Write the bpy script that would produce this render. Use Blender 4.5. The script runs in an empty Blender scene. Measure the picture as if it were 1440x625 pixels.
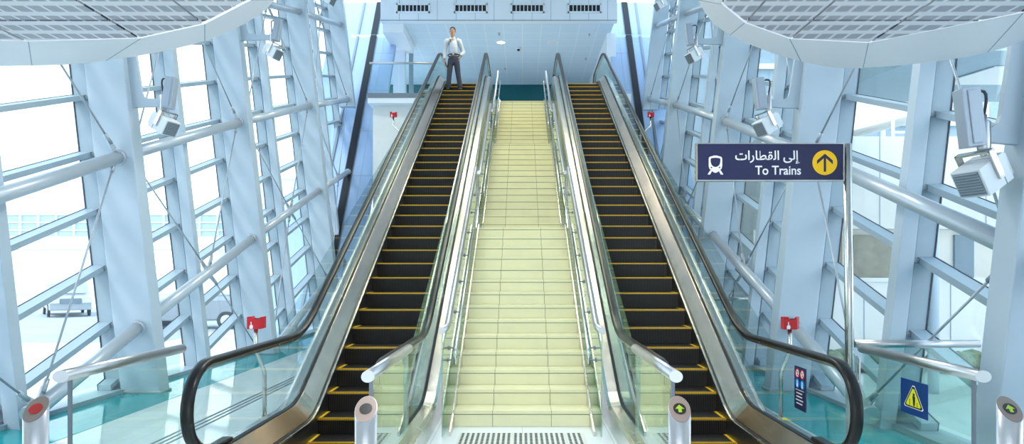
import bpy, bmesh, math, random
from mathutils import Vector, Matrix
random.seed(4)
S = bpy.context.scene
COL = S.collection
PI = math.pi

# ------------------------------------------------------------------ materials
MATS = {}
def nmat(name):
    m = bpy.data.materials.new(name); m.use_nodes = True
    nt = m.node_tree
    for n in list(nt.nodes): nt.nodes.remove(n)
    out = nt.nodes.new('ShaderNodeOutputMaterial')
    MATS[name] = m
    return m, nt, out
def pbr(name, col, rough=.5, metal=0., spec=.5, noise=0., nscale=6., bump=0., bscale=60., emit=None, estr=0., coat=0.):
    m, nt, out = nmat(name)
    b = nt.nodes.new('ShaderNodeBsdfPrincipled')
    b.inputs['Base Color'].default_value = (*col, 1)
    b.inputs['Roughness'].default_value = rough
    b.inputs['Metallic'].default_value = metal
    b.inputs['Specular IOR Level'].default_value = spec
    b.inputs['Coat Weight'].default_value = coat
    b.inputs['Coat Roughness'].default_value = .05
    if emit:
        b.inputs['Emission Color'].default_value = (*emit, 1); b.inputs['Emission Strength'].default_value = estr
    tc = nt.nodes.new('ShaderNodeTexCoord')
    if noise:
        n = nt.nodes.new('ShaderNodeTexNoise'); n.inputs['Scale'].default_value = nscale; n.inputs['Detail'].default_value = 5
        nt.links.new(tc.outputs['Object'], n.inputs['Vector'])
        r = nt.nodes.new('ShaderNodeMapRange'); r.inputs[1].default_value = .3; r.inputs[2].default_value = .7
        r.inputs[3].default_value = 1 - noise; r.inputs[4].default_value = 1 + noise * .5
        nt.links.new(n.outputs['Fac'], r.inputs[0])
        mx = nt.nodes.new('ShaderNodeMix'); mx.data_type = 'RGBA'; mx.blend_type = 'MULTIPLY'; mx.inputs[0].default_value = 1
        mx.inputs[6].default_value = (*col, 1)
        nt.links.new(r.outputs[0], mx.inputs[7]); nt.links.new(mx.outputs[2], b.inputs['Base Color'])
        r2 = nt.nodes.new('ShaderNodeMapRange'); r2.inputs[3].default_value = max(.02, rough - .06); r2.inputs[4].default_value = rough + .08
        nt.links.new(n.outputs['Fac'], r2.inputs[0]); nt.links.new(r2.outputs[0], b.inputs['Roughness'])
    if bump:
        n = nt.nodes.new('ShaderNodeTexNoise'); n.inputs['Scale'].default_value = bscale
        nt.links.new(tc.outputs['Object'], n.inputs['Vector'])
        bp = nt.nodes.new('ShaderNodeBump'); bp.inputs['Strength'].default_value = bump; bp.inputs['Distance'].default_value = .01
        nt.links.new(n.outputs['Fac'], bp.inputs['Height']); nt.links.new(bp.outputs[0], b.inputs['Normal'])
    nt.links.new(b.outputs[0], out.inputs[0])
    return m
def glass(name, tint, refl=1.0, base=.04):
    """thin pane: clear transmission plus a Fresnel mirror"""
    m, nt, out = nmat(name)
    t = nt.nodes.new('ShaderNodeBsdfTransparent'); t.inputs[0].default_value = (*tint, 1)
    g = nt.nodes.new('ShaderNodeBsdfGlossy'); g.inputs['Roughness'].default_value = .01; g.inputs[0].default_value = (.93, 1, .98, 1)
    f = nt.nodes.new('ShaderNodeLayerWeight'); f.inputs[0].default_value = .5
    pw = nt.nodes.new('ShaderNodeMath'); pw.operation = 'POWER'; pw.inputs[1].default_value = 5
    nt.links.new(f.outputs['Facing'], pw.inputs[0])
    mu = nt.nodes.new('ShaderNodeMath'); mu.operation = 'MULTIPLY_ADD'; mu.inputs[1].default_value = (1 - base) * refl; mu.inputs[2].default_value = base * refl
    mu.use_clamp = True
    mx = nt.nodes.new('ShaderNodeMixShader')
    nt.links.new(pw.outputs[0], mu.inputs[0]); nt.links.new(mu.outputs[0], mx.inputs[0])
    nt.links.new(t.outputs[0], mx.inputs[1]); nt.links.new(g.outputs[0], mx.inputs[2]); nt.links.new(mx.outputs[0], out.inputs[0])
    return m

pbr('painted_steel', (.45, .54, .62), .38, 0, .5, noise=.06, nscale=1.3)
pbr('tube_steel', (.50, .56, .62), .30, .30, .5)
pbr('shaded_mullion_steel', (.31, .395, .46), .4, 0, .5, noise=.05)  # shade on the recessed mullions put into this darker colour
pbr('gasket', (.05, .06, .08), .6)
pbr('bracket_dark', (.22, .26, .30), .45, .4)
pbr('rod_steel', (.40, .45, .50), .3, .4)
pbr('panel_blue', (.33, .47, .70), .42, 0, .5, noise=.05, nscale=.7)
pbr('panel_white', (.84, .90, .97), .4, 0, .5, noise=.03, nscale=.8)
pbr('white_wall', (.80, .82, .82), .6, noise=.03)
pbr('joint_dark', (.018, .022, .03), .45, 0, .2)
pbr('seam', (.30, .38, .48), .6)
pbr('ceiling_white', (.70, .80, .90), .5)
pbr('soffit_metal', (.80, .80, .84), .38, 0, .5, noise=.05, nscale=.6)
pbr('stair_tile', (.79, .755, .475), .22, 0, .5, noise=.05, nscale=2.5)
pbr('grout', (.16, .17, .10), .7)
pbr('plain_tile', (.74, .78, .74), .12, 0, .5, noise=.06, nscale=1.2)
pbr('teal', (.0, .36, .40), .07, 0, .5, noise=.1)
pbr('teal_wall', (.0, .10, .12), .15, 0, .5)
pbr('steel', (.62, .61, .58), .24, 1, .5, noise=.05, nscale=9)
pbr('steel_satin', (.54, .54, .55), .30, 1, .5, noise=.04, nscale=12)
pbr('deck_bronze', (.58, .49, .42), .22, 1, .5, noise=.08, nscale=4)
pbr('dark_skirt', (.035, .034, .032), .3, .3, .5)
pbr('rubber', (.010, .010, .010), .30, 0, .34)
pbr('yellow', (.90, .56, .03), .45, noise=.06, nscale=60)
pbr('black', (.012, .012, .013), .35)
pbr('bollard_face', (.27, .21, .18), .4, .3)
pbr('lamp_off', (.02, .018, .016), .2)
pbr('lamp_red', (.38, .012, .01), .25, emit=(.9, .03, .01), estr=.06)
pbr('lamp_green', (.22, .36, .02), .3, emit=(.35, .55, .02), estr=.35)
pbr('red_paint', (.60, .012, .022), .35)
pbr('white_paint', (.88, .88, .88), .4)
pbr('sign_navy', (.018, .020, .075), .3)
pbr('sign_yellow', (1.0, .56, .0), .4)
pbr('sign_blue', (.005, .045, .20), .35)
pbr('warn_yellow', (.88, .80, .02), .4)
pbr('pict_blue', (.0, .28, .75), .4)
pbr('pict_red', (.75, .03, .04), .4)
pbr('lamp_grey', (.40, .46, .54), .35, .3)
pbr('lamp_white', (.72, .76, .80), .4)
pbr('cable', (.03, .035, .05), .4)
pbr('skin', (.42, .22, .14), .55)
pbr('hair', (.012, .010, .010), .45)
pbr('shirt', (.50, .55, .62), .75, noise=.10, nscale=9, bump=.3, bscale=14)
pbr('trousers', (.035, .040, .062), .8, noise=.12, nscale=9, bump=.3, bscale=12)
pbr('shoe', (.015, .012, .011), .3)
pbr('ground_pale', (.66, .68, .68), .9, noise=.12, nscale=.3)
pbr('stone_wall', (.83, .80, .74), .85, noise=.06, nscale=.7)
pbr('render_white', (.84, .85, .84), .85, noise=.04, nscale=.5)
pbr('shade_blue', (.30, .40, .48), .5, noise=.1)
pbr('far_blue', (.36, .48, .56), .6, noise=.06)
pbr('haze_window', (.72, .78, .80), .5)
pbr('car_window', (.40, .45, .48), .12)
pbr('far_window', (.16, .25, .32), .15)
pbr('brown_blind', (.33, .30, .22), .6, noise=.2, nscale=4)
pbr('hedge', (.20, .25, .15), .95, noise=.4, nscale=9, bump=1., bscale=9)
pbr('road', (.40, .42, .44), .9, noise=.1, nscale=.4)
pbr('car_white', (.42, .44, .47), .2, coat=.6)
pbr('car_silver', (.26, .29, .33), .25, .5, coat=.6)
pbr('tyre', (.03, .03, .035), .7)
pbr('lamp_glow', (.9, .9, .9), .4, emit=(1, .97, .9), estr=6)
glass('pane_glass', (.96, .985, .985), .9)
glass('rail_glass', (.885, .96, .93), 1.3)
glass('balustrade_glass', (.915, .972, .968), 1.0)

# ribbed black escalator step
def ribbed(name, axis, base, hi, freq):
    m, nt, out = nmat(name)
    b = nt.nodes.new('ShaderNodeBsdfPrincipled'); b.inputs['Roughness'].default_value = .42
    b.inputs['Metallic'].default_value = .3
    tc = nt.nodes.new('ShaderNodeTexCoord'); sp = nt.nodes.new('ShaderNodeSeparateXYZ')
    nt.links.new(tc.outputs['Object'], sp.inputs[0])
    a = nt.nodes.new('ShaderNodeMath'); a.operation = 'MULTIPLY'; a.inputs[1].default_value = freq
    nt.links.new(sp.outputs[axis], a.inputs[0])
    fr = nt.nodes.new('ShaderNodeMath'); fr.operation = 'FRACT'; nt.links.new(a.outputs[0], fr.inputs[0])
    gt = nt.nodes.new('ShaderNodeMath'); gt.operation = 'GREATER_THAN'; gt.inputs[1].default_value = .55; nt.links.new(fr.outputs[0], gt.inputs[0])
    mx = nt.nodes.new('ShaderNodeMix'); mx.data_type = 'RGBA'
    mx.inputs[6].default_value = (*base, 1); mx.inputs[7].default_value = (*hi, 1)
    nt.links.new(gt.outputs[0], mx.inputs[0]); nt.links.new(mx.outputs[2], b.inputs['Base Color'])
    bp = nt.nodes.new('ShaderNodeBump'); bp.inputs['Strength'].default_value = .6; bp.inputs['Distance'].default_value = .006
    nt.links.new(fr.outputs[0], bp.inputs['Height']); nt.links.new(bp.outputs[0], b.inputs['Normal'])
    nt.links.new(b.outputs[0], out.inputs[0])
ribbed('step_ribs', 0, (.008, .008, .008), (.040, .038, .036), 48)
ribbed('step_yellow', 0, (.40, .22, .01), (.85, .50, .03), 48)

# perforated soffit panel: rows of slotted fields, object space
def perforated(name, px):
    m, nt, out = nmat(name)
    b = nt.nodes.new('ShaderNodeBsdfPrincipled'); b.inputs['Roughness'].default_value = .4
    tc = nt.nodes.new('ShaderNodeTexCoord'); sp = nt.nodes.new('ShaderNodeSeparateXYZ')
    nt.links.new(tc.outputs['Object'], sp.inputs[0])
    def band(sock, period, lo, hi, off=0.):
        a = nt.nodes.new('ShaderNodeMath'); a.operation = 'MULTIPLY_ADD'; a.inputs[1].default_value = 1 / period; a.inputs[2].default_value = off + 100
        nt.links.new(sock, a.inputs[0])
        f = nt.nodes.new('ShaderNodeMath'); f.operation = 'FRACT'; nt.links.new(a.outputs[0], f.inputs[0])
        g = nt.nodes.new('ShaderNodeMath'); g.operation = 'GREATER_THAN'; g.inputs[1].default_value = lo; nt.links.new(f.outputs[0], g.inputs[0])
        l = nt.nodes.new('ShaderNodeMath'); l.operation = 'LESS_THAN'; l.inputs[1].default_value = hi; nt.links.new(f.outputs[0], l.inputs[0])
        p = nt.nodes.new('ShaderNodeMath'); p.operation = 'MULTIPLY'; nt.links.new(g.outputs[0], p.inputs[0]); nt.links.new(l.outputs[0], p.inputs[1])
        return p.outputs[0]
    def mul(x, y):
        p = nt.nodes.new('ShaderNodeMath'); p.operation = 'MULTIPLY'; nt.links.new(x, p.inputs[0]); nt.links.new(y, p.inputs[1]); return p.outputs[0]
    mask = mul(mul(band(sp.outputs[0], px, .09, .88), band(sp.outputs[1], .160, .20, .80)), band(sp.outputs[0], .0107, 0, .60))
    mx = nt.nodes.new('ShaderNodeMix'); mx.data_type = 'RGBA'
    mx.inputs[6].default_value = (.74, .73, .78, 1); mx.inputs[7].default_value = (.10, .11, .16, 1)
    nt.links.new(mask, mx.inputs[0]); nt.links.new(mx.outputs[2], b.inputs['Base Color']); nt.links.new(b.outputs[0], out.inputs[0])
for i_, px_ in enumerate((.078, .098, .122, .152)): perforated(f'perforated_metal_{i_}', px_)

# tiled ceiling of the upper hall
def tiled(name, col, line, px, py, w, rough):
    m, nt, out = nmat(name)
    b = nt.nodes.new('ShaderNodeBsdfPrincipled'); b.inputs['Roughness'].default_value = rough
    tc = nt.nodes.new('ShaderNodeTexCoord'); sp = nt.nodes.new('ShaderNodeSeparateXYZ'); nt.links.new(tc.outputs['Object'], sp.inputs[0])
    def ln(sock, p):
        a = nt.nodes.new('ShaderNodeMath'); a.operation = 'MULTIPLY_ADD'; a.inputs[1].default_value = 1 / p; a.inputs[2].default_value = 100
        nt.links.new(sock, a.inputs[0])
        f = nt.nodes.new('ShaderNodeMath'); f.operation = 'FRACT'; nt.links.new(a.outputs[0], f.inputs[0])
        l = nt.nodes.new('ShaderNodeMath'); l.operation = 'LESS_THAN'; l.inputs[1].default_value = w / p; nt.links.new(f.outputs[0], l.inputs[0])
        return l.outputs[0]
    mx0 = nt.nodes.new('ShaderNodeMath'); mx0.operation = 'MAXIMUM'
    nt.links.new(ln(sp.outputs[0], px), mx0.inputs[0]); nt.links.new(ln(sp.outputs[1], py), mx0.inputs[1])
    mx = nt.nodes.new('ShaderNodeMix'); mx.data_type = 'RGBA'; mx.inputs[6].default_value = (*col, 1); mx.inputs[7].default_value = (*line, 1)
    nt.links.new(mx0.outputs[0], mx.inputs[0]); nt.links.new(mx.outputs[2], b.inputs['Base Color']); nt.links.new(b.outputs[0], out.inputs[0])
tiled('ceiling_tiles', (.66, .80, .94), (.80, .90, .98), .7, .7, .03, .45)
tiled('floor_tiles', (.80, .86, .86), (.55, .62, .62), .9, .9, .008, .06)

# ------------------------------------------------------------------ mesh building
class M:
    def __init__(s): s.bm = bmesh.new(); s.mats = []
    def mi(s, m):
        if m not in s.mats: s.mats.append(m)
        return s.mats.index(m)
    def quadface(s, vs, m, smooth=False):
        try: f = s.bm.faces.new(vs)
        except ValueError: return None
        f.material_index = s.mi(m); f.smooth = smooth; return f
    def hexa(s, p, m):
        """8 corners: bottom ring 0-3, top ring 4-7"""
        v = [s.bm.verts.new(q) for q in p]
        for f in ((3, 2, 1, 0), (4, 5, 6, 7), (0, 1, 5, 4), (1, 2, 6, 5), (2, 3, 7, 6), (3, 0, 4, 7)):
            s.quadface([v[i] for i in f], m)
    def box(s, x0, x1, y0, y1, z0, z1, m, mat=None):
        p = [Vector(q) for q in ((x0, y0, z0), (x1, y0, z0), (x1, y1, z0), (x0, y1, z0), (x0, y0, z1), (x1, y0, z1), (x1, y1, z1), (x0, y1, z1))]
        if mat is not None: p = [mat @ q for q in p]
        s.hexa(p, m); return s
    def prism(s, pts, ext, m, mat=None):
        """planar outline pts extruded by vector ext"""
        a = [Vector(q) for q in pts]; e = Vector(ext)
        if mat is not None:
            b = [mat @ (q + e) for q in a]; a = [mat @ q for q in a]
        else: b = [q + e for q in a]
        va = [s.bm.verts.new(q) for q in a]; vb = [s.bm.verts.new(q) for q in b]
        s.quadface(va, m); s.quadface(vb[::-1], m)
        n = len(a)
        for i in range(n):
            j = (i + 1) % n
            s.quadface([va[j], va[i], vb[i], vb[j]], m)
        return s
    def tube(s, path, r, m, seg=12, capm=None, closed=False, endr=None):
        P = [Vector(q) for q in path]; n = len(P); rings = []
        up = None
        for i in range(n):
            if closed: t = (P[(i + 1) % n] - P[i - 1]).normalized()
            elif i == 0: t = (P[1] - P[0]).normalized()
            elif i == n - 1: t = (P[-1] - P[-2]).normalized()
            else: t = ((P[i + 1] - P[i]).normalized() + (P[i] - P[i - 1]).normalized()).normalized()
            if up is None:
                up = Vector((0, 0, 1)) if abs(t.z) < .9 else Vector((0, 1, 0))
            u = (up - t * up.dot(t)).normalized(); w = t.cross(u); up = u
            sc = 1.
            if 0 < i < n - 1:
                c = (P[i + 1] - P[i]).normalized().dot((P[i] - P[i - 1]).normalized()); sc = 1 / max(.6, math.sqrt((1 + c) / 2))
            rr = r[i] if isinstance(r, (list, tuple)) else r
            rings.append([s.bm.verts.new(P[i] + rr * (u * math.cos(2 * PI * k / seg) * (sc if 0 < i < n - 1 else 1) + w * math.sin(2 * PI * k / seg))) for k in range(seg)])
        for i in range(n if closed else n - 1):
            A, B = rings[i], rings[(i + 1) % n]
            for k in range(seg):
                s.quadface([A[k], A[(k + 1) % seg], B[(k + 1) % seg], B[k]], m, True)
        if not closed:
            s.quadface(rings[0][::-1], capm or m); s.quadface(rings[-1], capm or m)
        return s
    def sweep(s, path, prof, m, smooth=True):
        """sweep a closed (x, n) profile along a (y, z) path; x stays world x, n is the path normal"""
        n = len(path); rings = []
        for i in range(n):
            a = path[max(0, i - 1)]; b = path[min(n - 1, i + 1)]
            ty, tz = b[0] - a[0], b[1] - a[1]; L = math.hypot(ty, tz); ty /= L; tz /= L
            ny, nz = -tz, ty
            rings.append([s.bm.verts.new((x, path[i][0] + ny * q, path[i][1] + nz * q)) for x, q in prof])
        k = len(prof)
        for i in range(n - 1):
            for j in range(k):
                s.quadface([rings[i][j], rings[i][(j + 1) % k], rings[i + 1][(j + 1) % k], rings[i + 1][j]], m, smooth)
        s.quadface(rings[0][::-1], m); s.quadface(rings[-1], m)
        return s
    def vsweep(s, path, prof, m, smooth=False):
        """profile (x, h) raised vertically above a (y, z) path"""
        rings = [[s.bm.verts.new((x, y, z + h)) for x, h in prof] for y, z in path]
        k = len(prof)
        for i in range(len(path) - 1):
            for j in range(k):
                s.quadface([rings[i][j], rings[i][(j + 1) % k], rings[i + 1][(j + 1) % k], rings[i + 1][j]], m, smooth)
        s.quadface(rings[0][::-1], m); s.quadface(rings[-1], m)
        return s
    def lathe(s, prof, c, m, seg=24):
        rings = [[s.bm.verts.new((c[0] + r * math.cos(2 * PI * k / seg), c[1] + r * math.sin(2 * PI * k / seg), c[2] + z)) for k in range(seg)] for r, z in prof]
        for i in range(len(prof) - 1):
            for k in range(seg):
                s.quadface([rings[i][k], rings[i][(k + 1) % seg], rings[i + 1][(k + 1) % seg], rings[i + 1][k]], m, True)
        s.quadface(rings[0][::-1], m); s.quadface(rings[-1], m)
        return s
    def ball(s, c, rx, ry, rz, m, mat=None, seg=14, rings=9):
        c = Vector(c)
        top = s.bm.verts.new(c + (mat @ Vector((0, 0, rz)) if mat else Vector((0, 0, rz)))); bot = s.bm.verts.new(c - (mat @ Vector((0, 0, rz)) if mat else Vector((0, 0, rz))))
        R = []
        for i in range(1, rings):
            a = PI * i / rings
            row = []
            for k in range(seg):
                q = Vector((rx * math.sin(a) * math.cos(2 * PI * k / seg), ry * math.sin(a) * math.sin(2 * PI * k / seg), rz * math.cos(a)))
                row.append(s.bm.verts.new(c + (mat @ q if mat else q)))
            R.append(row)
        for k in range(seg):
            s.quadface([top, R[0][k], R[0][(k + 1) % seg]], m, True)
            s.quadface([bot, R[-1][(k + 1) % seg], R[-1][k]], m, True)
            for i in range(len(R) - 1):
                s.quadface([R[i][k], R[i + 1][k], R[i + 1][(k + 1) % seg], R[i][(k + 1) % seg]], m, True)
        return s
    def disc(s, c, r, ax_u, ax_v, m, seg=28, t=None, r2=None):
        """flat disc (or ring when r2) spanned by two axes, thickness vector t"""
        c = Vector(c); u = Vector(ax_u); v = Vector(ax_v)
        pts = [c + u * r * math.cos(2 * PI * k / seg) + v * r * math.sin(2 * PI * k / seg) for k in range(seg)]
        if r2 is None:
            s.prism(pts, t or (0, 0, 0), m)
        else:
            ins = [c + u * r2 * math.cos(2 * PI * k / seg) + v * r2 * math.sin(2 * PI * k / seg) for k in range(seg)]
            T = Vector(t)
            for k in range(seg):
                j = (k + 1) % seg
                s.hexa([pts[k], pts[j], ins[j], ins[k], pts[k] + T, pts[j] + T, ins[j] + T, ins[k] + T], m)
        return s
    def build(s, name, parent=None, origin=None, bevel=0.):
        bm = s.bm
        bmesh.ops.recalc_face_normals(bm, faces=bm.faces)
        me = bpy.data.meshes.new(name)
        off = Vector((0, 0, 0))
        if parent is not None: off = Vector(parent.get('_o', (0, 0, 0)))
        elif origin is not None: off = Vector(origin)
        if off.length: bmesh.ops.translate(bm, verts=bm.verts, vec=-off)
        bm.to_mesh(me); bm.free()
        for m in s.mats: me.materials.append(MATS[m])
        o = bpy.data.objects.new(name, me); COL.objects.link(o)
        if parent is not None:
            o.parent = parent; o['_o'] = tuple(off)
        else:
            o.location = off; o['_o'] = tuple(off)
        if bevel:
            b = o.modifiers.new('bevel', 'BEVEL'); b.width = bevel; b.segments = 2; b.limit_method = 'ANGLE'
        return o

def thing(name, label, cat, loc, group=None):
    o = bpy.data.objects.new(name, None); COL.objects.link(o); o.location = loc; o['_o'] = tuple(loc)
    o.empty_display_size = .1
    return tag(o, label, cat, group)
def tag(o, label, cat, group=None, kind=None):
    o['label'] = label; o['category'] = cat
    if group: o['group'] = group
    if kind: o['kind'] = kind
    return o
def struct(o, label=None, cat=None):
    o['kind'] = 'structure'
    if label: o['label'] = label
    if cat: o['category'] = cat
    return o
# ------------------------------------------------------------------ camera
EYE = 1.70
cam = bpy.data.cameras.new('camera'); co = bpy.data.objects.new('camera', cam); COL.objects.link(co)
co.location = (0, 0, EYE); co.rotation_euler = (PI / 2, 0, 0)
cam.sensor_width = 36; cam.lens = 36 * 940 / 1440; cam.shift_x = -14 / 1440; cam.shift_y = 67.5 / 1440
cam.clip_start = .05; cam.clip_end = 500
S.camera = co

UP = 7.36           # level of the upper hall
# ------------------------------------------------------------------ setting: floors
def floor_slab():
    m = M()
    m.box(-5.62, 4.08, -6.0, 5.2, -.30, 0, 'floor_tiles')
    for x0, x1 in ((-5.62, -2.63), (-.935, .935), (2.63, 4.08)): m.box(x0, x1, 5.2, 19.5, -.30, 0, 'floor_tiles')
    for sg in (-1, 1): m.box(*sorted((sg * .935, sg * 2.63)), 5.2, 9.0, -.60, -.45, 'dark_skirt')
    return struct(m.build('floor'), 'pale glossy tiled floor of the lower hall', 'floor')
floor_slab()
for nm, x0, x1 in (('floor_border_left', -5.62, -4.62), ('floor_border_right', 3.02, 4.08)):
    m = M(); m.box(x0, x1, 2.0, 19.5, 0, .004, 'teal')
    struct(m.build(nm), 'teal glossy floor border along the glass wall', 'floor')
# threaded drain slots in the left floor
for i, x in enumerate((-3.615, -3.54, -3.465)):
    m = M(); m.box(x - .012, x + .012, 2.5, 19.0, 0, .005, 'bracket_dark')
    struct(m.build('floor_groove'), 'dark groove line in the pale left floor', 'groove')
m = M(); m.box(-4.85, 3.35, 22.36, 32.3, UP - .30, UP, 'plain_tile')
struct(m.build('floor_upper'), 'floor slab of the upper hall', 'floor')
m = M(); m.box(-4.95, -2.66, 21.45, 22.40, UP - .30, UP, 'panel_white'); m.box(-4.95, -2.66, 21.43, 21.45, UP - .13, UP + .02, 'bracket_dark')
struct(m.build('floor_landing'), 'edge of the upper floor slab left of the escalators', 'floor')
m = M(); m.box(2.66, 3.5, 21.45, 22.40, UP - .30, UP, 'panel_white')
struct(m.build('floor_landing'), 'edge of the upper floor slab right of the escalators', 'floor')
m = M(); m.box(-4.85, -2.66, 21.75, 21.95, -.3, UP - .30, 'white_wall')
struct(m.build('wall_front'), 'white wall under the upper floor', 'wall')
m = M(); m.box(2.66, 3.4, 21.75, 21.95, -.3, UP - .30, 'panel_blue')
struct(m.build('wall_front'), 'pale blue wall under the upper floor', 'wall')

# unseen rear part of the hall, added to cut light from behind the viewpoint
m = M(); m.box(-5.9, -4.2, -6.2, -6.0, 0, 8, 'white_wall'); m.box(2.7, 4.4, -6.2, -6.0, 0, 8, 'white_wall'); m.box(-4.2, 2.7, -6.2, -6.0, 3.6, 8, 'white_wall'); struct(m.build('wall_rear'), 'unseen white rear wall of the lower hall, added to cut light', 'wall')
m = M(); m.box(-5.9, -5.7, -6.0, 2.95, 0, 7, 'white_wall'); struct(m.build('wall_left'), 'unseen white side wall added behind the viewpoint at the left', 'wall')
m = M(); m.box(4.2, 4.4, -6.0, 2.95, 0, 7, 'white_wall'); struct(m.build('wall_right'), 'unseen white side wall added behind the viewpoint at the right', 'wall')
# ------------------------------------------------------------------ facade
def zA(y): return -.058 + .38 * y - .00212 * y * y
LEAN = .1118
class Side:
    def __init__(s, sg, base): s.sg = sg; s.base = base
    def x(s, z, d=0.): return s.sg * (s.base + LEAN * z + d)
L, R = Side(-1, 4.97), Side(1, 3.45)
MAIN = {-1: [4.94, 9.18, 13.42, 18.4, 23.1], 1: [4.94, 9.30, 13.75, 18.9, 23.6]}
SEC = {-1: [7.10, 11.35, 15.85, 20.6], 1: [7.12, 11.5, 16.2, 21.0]}
ENDPLANE = lambda z: 18.86 + .65 * z     # the inclined end wall
def ztop(y): return zA(y) + 5.2
def fin(m, sd, y0, y1, d0, d1, z0, z1, mat):
    m.hexa([(sd.x(z0, d0), y0, z0), (sd.x(z0, d1), y0, z0), (sd.x(z0, d1), y1, z0), (sd.x(z0, d0), y1, z0),
            (sd.x(z1, d0), y0, z1), (sd.x(z1, d1), y0, z1), (sd.x(z1, d1), y1, z1), (sd.x(z1, d0), y1, z1)], mat)
names = {-1: 'left', 1: 'right'}
TIERS = (-4.78, -2.34, 0., 2.60, 5.0)
for sd in (L, R):
    sg = sd.sg; nm = names[sg]
    mains, secs = MAIN[sg], SEC[sg]
    for i, y in enumerate(mains):
        z0 = UP if i == 4 else 0
        if i == 0 and sg < 0: pass
        m = M(); fin(m, sd, y, y + .26, 0, .54, z0, ztop(y), 'painted_steel')
        if z0 == 0: fin(m, sd, y - .02, y + .28, -.02, .56, 0, .035, 'shaded_mullion_steel')
        o = m.build('column', bevel=.012)
        struct(o, f'broad pale steel column leaning out along the {nm} glass wall', 'column')
    for i, y in enumerate(secs):
        z0 = 0 if i < 3 else 2.2
        m = M(); fin(m, sd, y, y + .16, .36, .53, z0, ztop(y), 'painted_steel')
        struct(m.build('post', bevel=.006), f'slim pale steel post between columns of the {nm} glass wall', 'post')
    # glazing bays: pane mesh with its mullion and transoms as children
    ys = sorted(mains[:4] + secs) + [mains[4]]
    ys = [3.0] + ys
    for i in range(len(ys) - 1):
        ya, yb = ys[i] + (.0 if i == 0 else .1), ys[i + 1] + .1
        def clip(z, y): return y
        m = M()
        # pane with its foot cut by the end wall
        zlo_a = max(.12, (ya - 18.86) / .65); zlo_b = max(.12, (yb - 18.86) / .65)
        za, zb = ztop(ya), ztop(yb)
        if ya > 22.5: continue
        q = [(sd.x(zlo_a, .785), ya, zlo_a), (sd.x(zlo_b, .785), yb, zlo_b), (sd.x(zb, .785), yb, zb), (sd.x(za, .785), ya, za)]
        T = Vector((sg * .012, 0, 0))
        m.prism(q, T, 'pane_glass')
        w = m.build(f'window_{i + 1}' if sg < 0 else f'window_{i + 20}')
        struct(w, f'tall glass bay of the {nm} wall', 'window')
        m = M(); fin(m, sd, yb - .035, yb + .035, .57, .77, max(.0, zlo_b - .1), zb, 'shaded_mullion_steel')
        fin(m, sd, yb - .045, yb + .045, .77, .784, max(.0, zlo_b - .1), zb, 'gasket')
        for k in range(-9, 12):
            z = zA(yb) + .786 * k + .03
            if .2 < z < zb - .2 and z > zlo_b:
                fin(m, sd, yb - .075, yb + .075, .52, .60, z - .05, z + .0, 'bracket_dark')
        m.build('mullion', w)
        for k in range(-9, 12):
            z1, z2 = zA(ya) + .786 * k + .03, zA(yb) + .786 * k + .03
            y1, y2 = ya, yb
            if z2 < .15: continue
            if z1 < .1:
                f = (.1 - z1) / (z2 - z1); y1 = ya + f * (yb - ya); z1 = .1
            if z1 > za - .1: continue
            if y1 > ENDPLANE(z1) or y2 > ENDPLANE(z2) + .3: continue
            m = M()
            hh = .035
            for d0, d1, h, mt in ((.60, .77, hh, 'shaded_mullion_steel'), (.77, .784, hh + .006, 'gasket')):
                m.hexa([(sd.x(z1 - h, d0), y1, z1 - h), (sd.x(z2 - h, d0), y2, z2 - h), (sd.x(z2 - h, d1), y2, z2 - h), (sd.x(z1 - h, d1), y1, z1 - h),
                        (sd.x(z1 + h, d0), y1, z1 + h), (sd.x(z2 + h, d0), y2, z2 + h), (sd.x(z2 + h, d1), y2, z2 + h), (sd.x(z1 + h, d1), y1, z1 + h)], mt)
            m.build('transom', w)
    # sill
    m = M(); m.box(*sorted((sd.x(0, .50), sd.x(0, .86))), 2.95, 19.4, .005, .06, 'shaded_mullion_steel')
    struct(m.build(f'baseboard_{nm}'), f'low grey sill under the {nm} glass wall', 'sill')
    # bracing tubes, column to column
    for ti, dz in enumerate(TIERS):
        pts = ([1.0] if True else []) + mains
        for i in range(len(mains)):
            ya = mains[i - 1] if i else .8
            yb = mains[i]
            A_, B_ = ya + .26 if i else ya, yb
            za_, zb_ = zA(A_) + dz, zA(B_) + dz
            if zb_ < .3: continue
            if za_ < .16:
                A_ = A_ + (.16 - za_) / (zb_ - za_) * (B_ - A_); za_ = .16
            if dz < -1 and i == 4:
                B_ = min(B_, ENDPLANE(zb_) - .3); zb_ = zA(B_) + dz
                if B_ - A_ < .6: continue
            if zb_ > ztop(B_): continue
            m = M(); a = Vector((sd.x(za_, .20), A_, za_)); b = Vector((sd.x(zb_, .20), B_, zb_))
            m.tube([a, b], .085, 'tube_steel', 20)
            d = (b - a).normalized()
            m.tube([b - d * .05, b - d * .005], .105, 'tube_steel', 20)
            if i: m.tube([a + d * .005, a + d * .05], .105, 'tube_steel', 20)
            struct(m.build('brace_tube'), f'round steel brace tube along the {nm} glass wall', 'tube')
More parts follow.
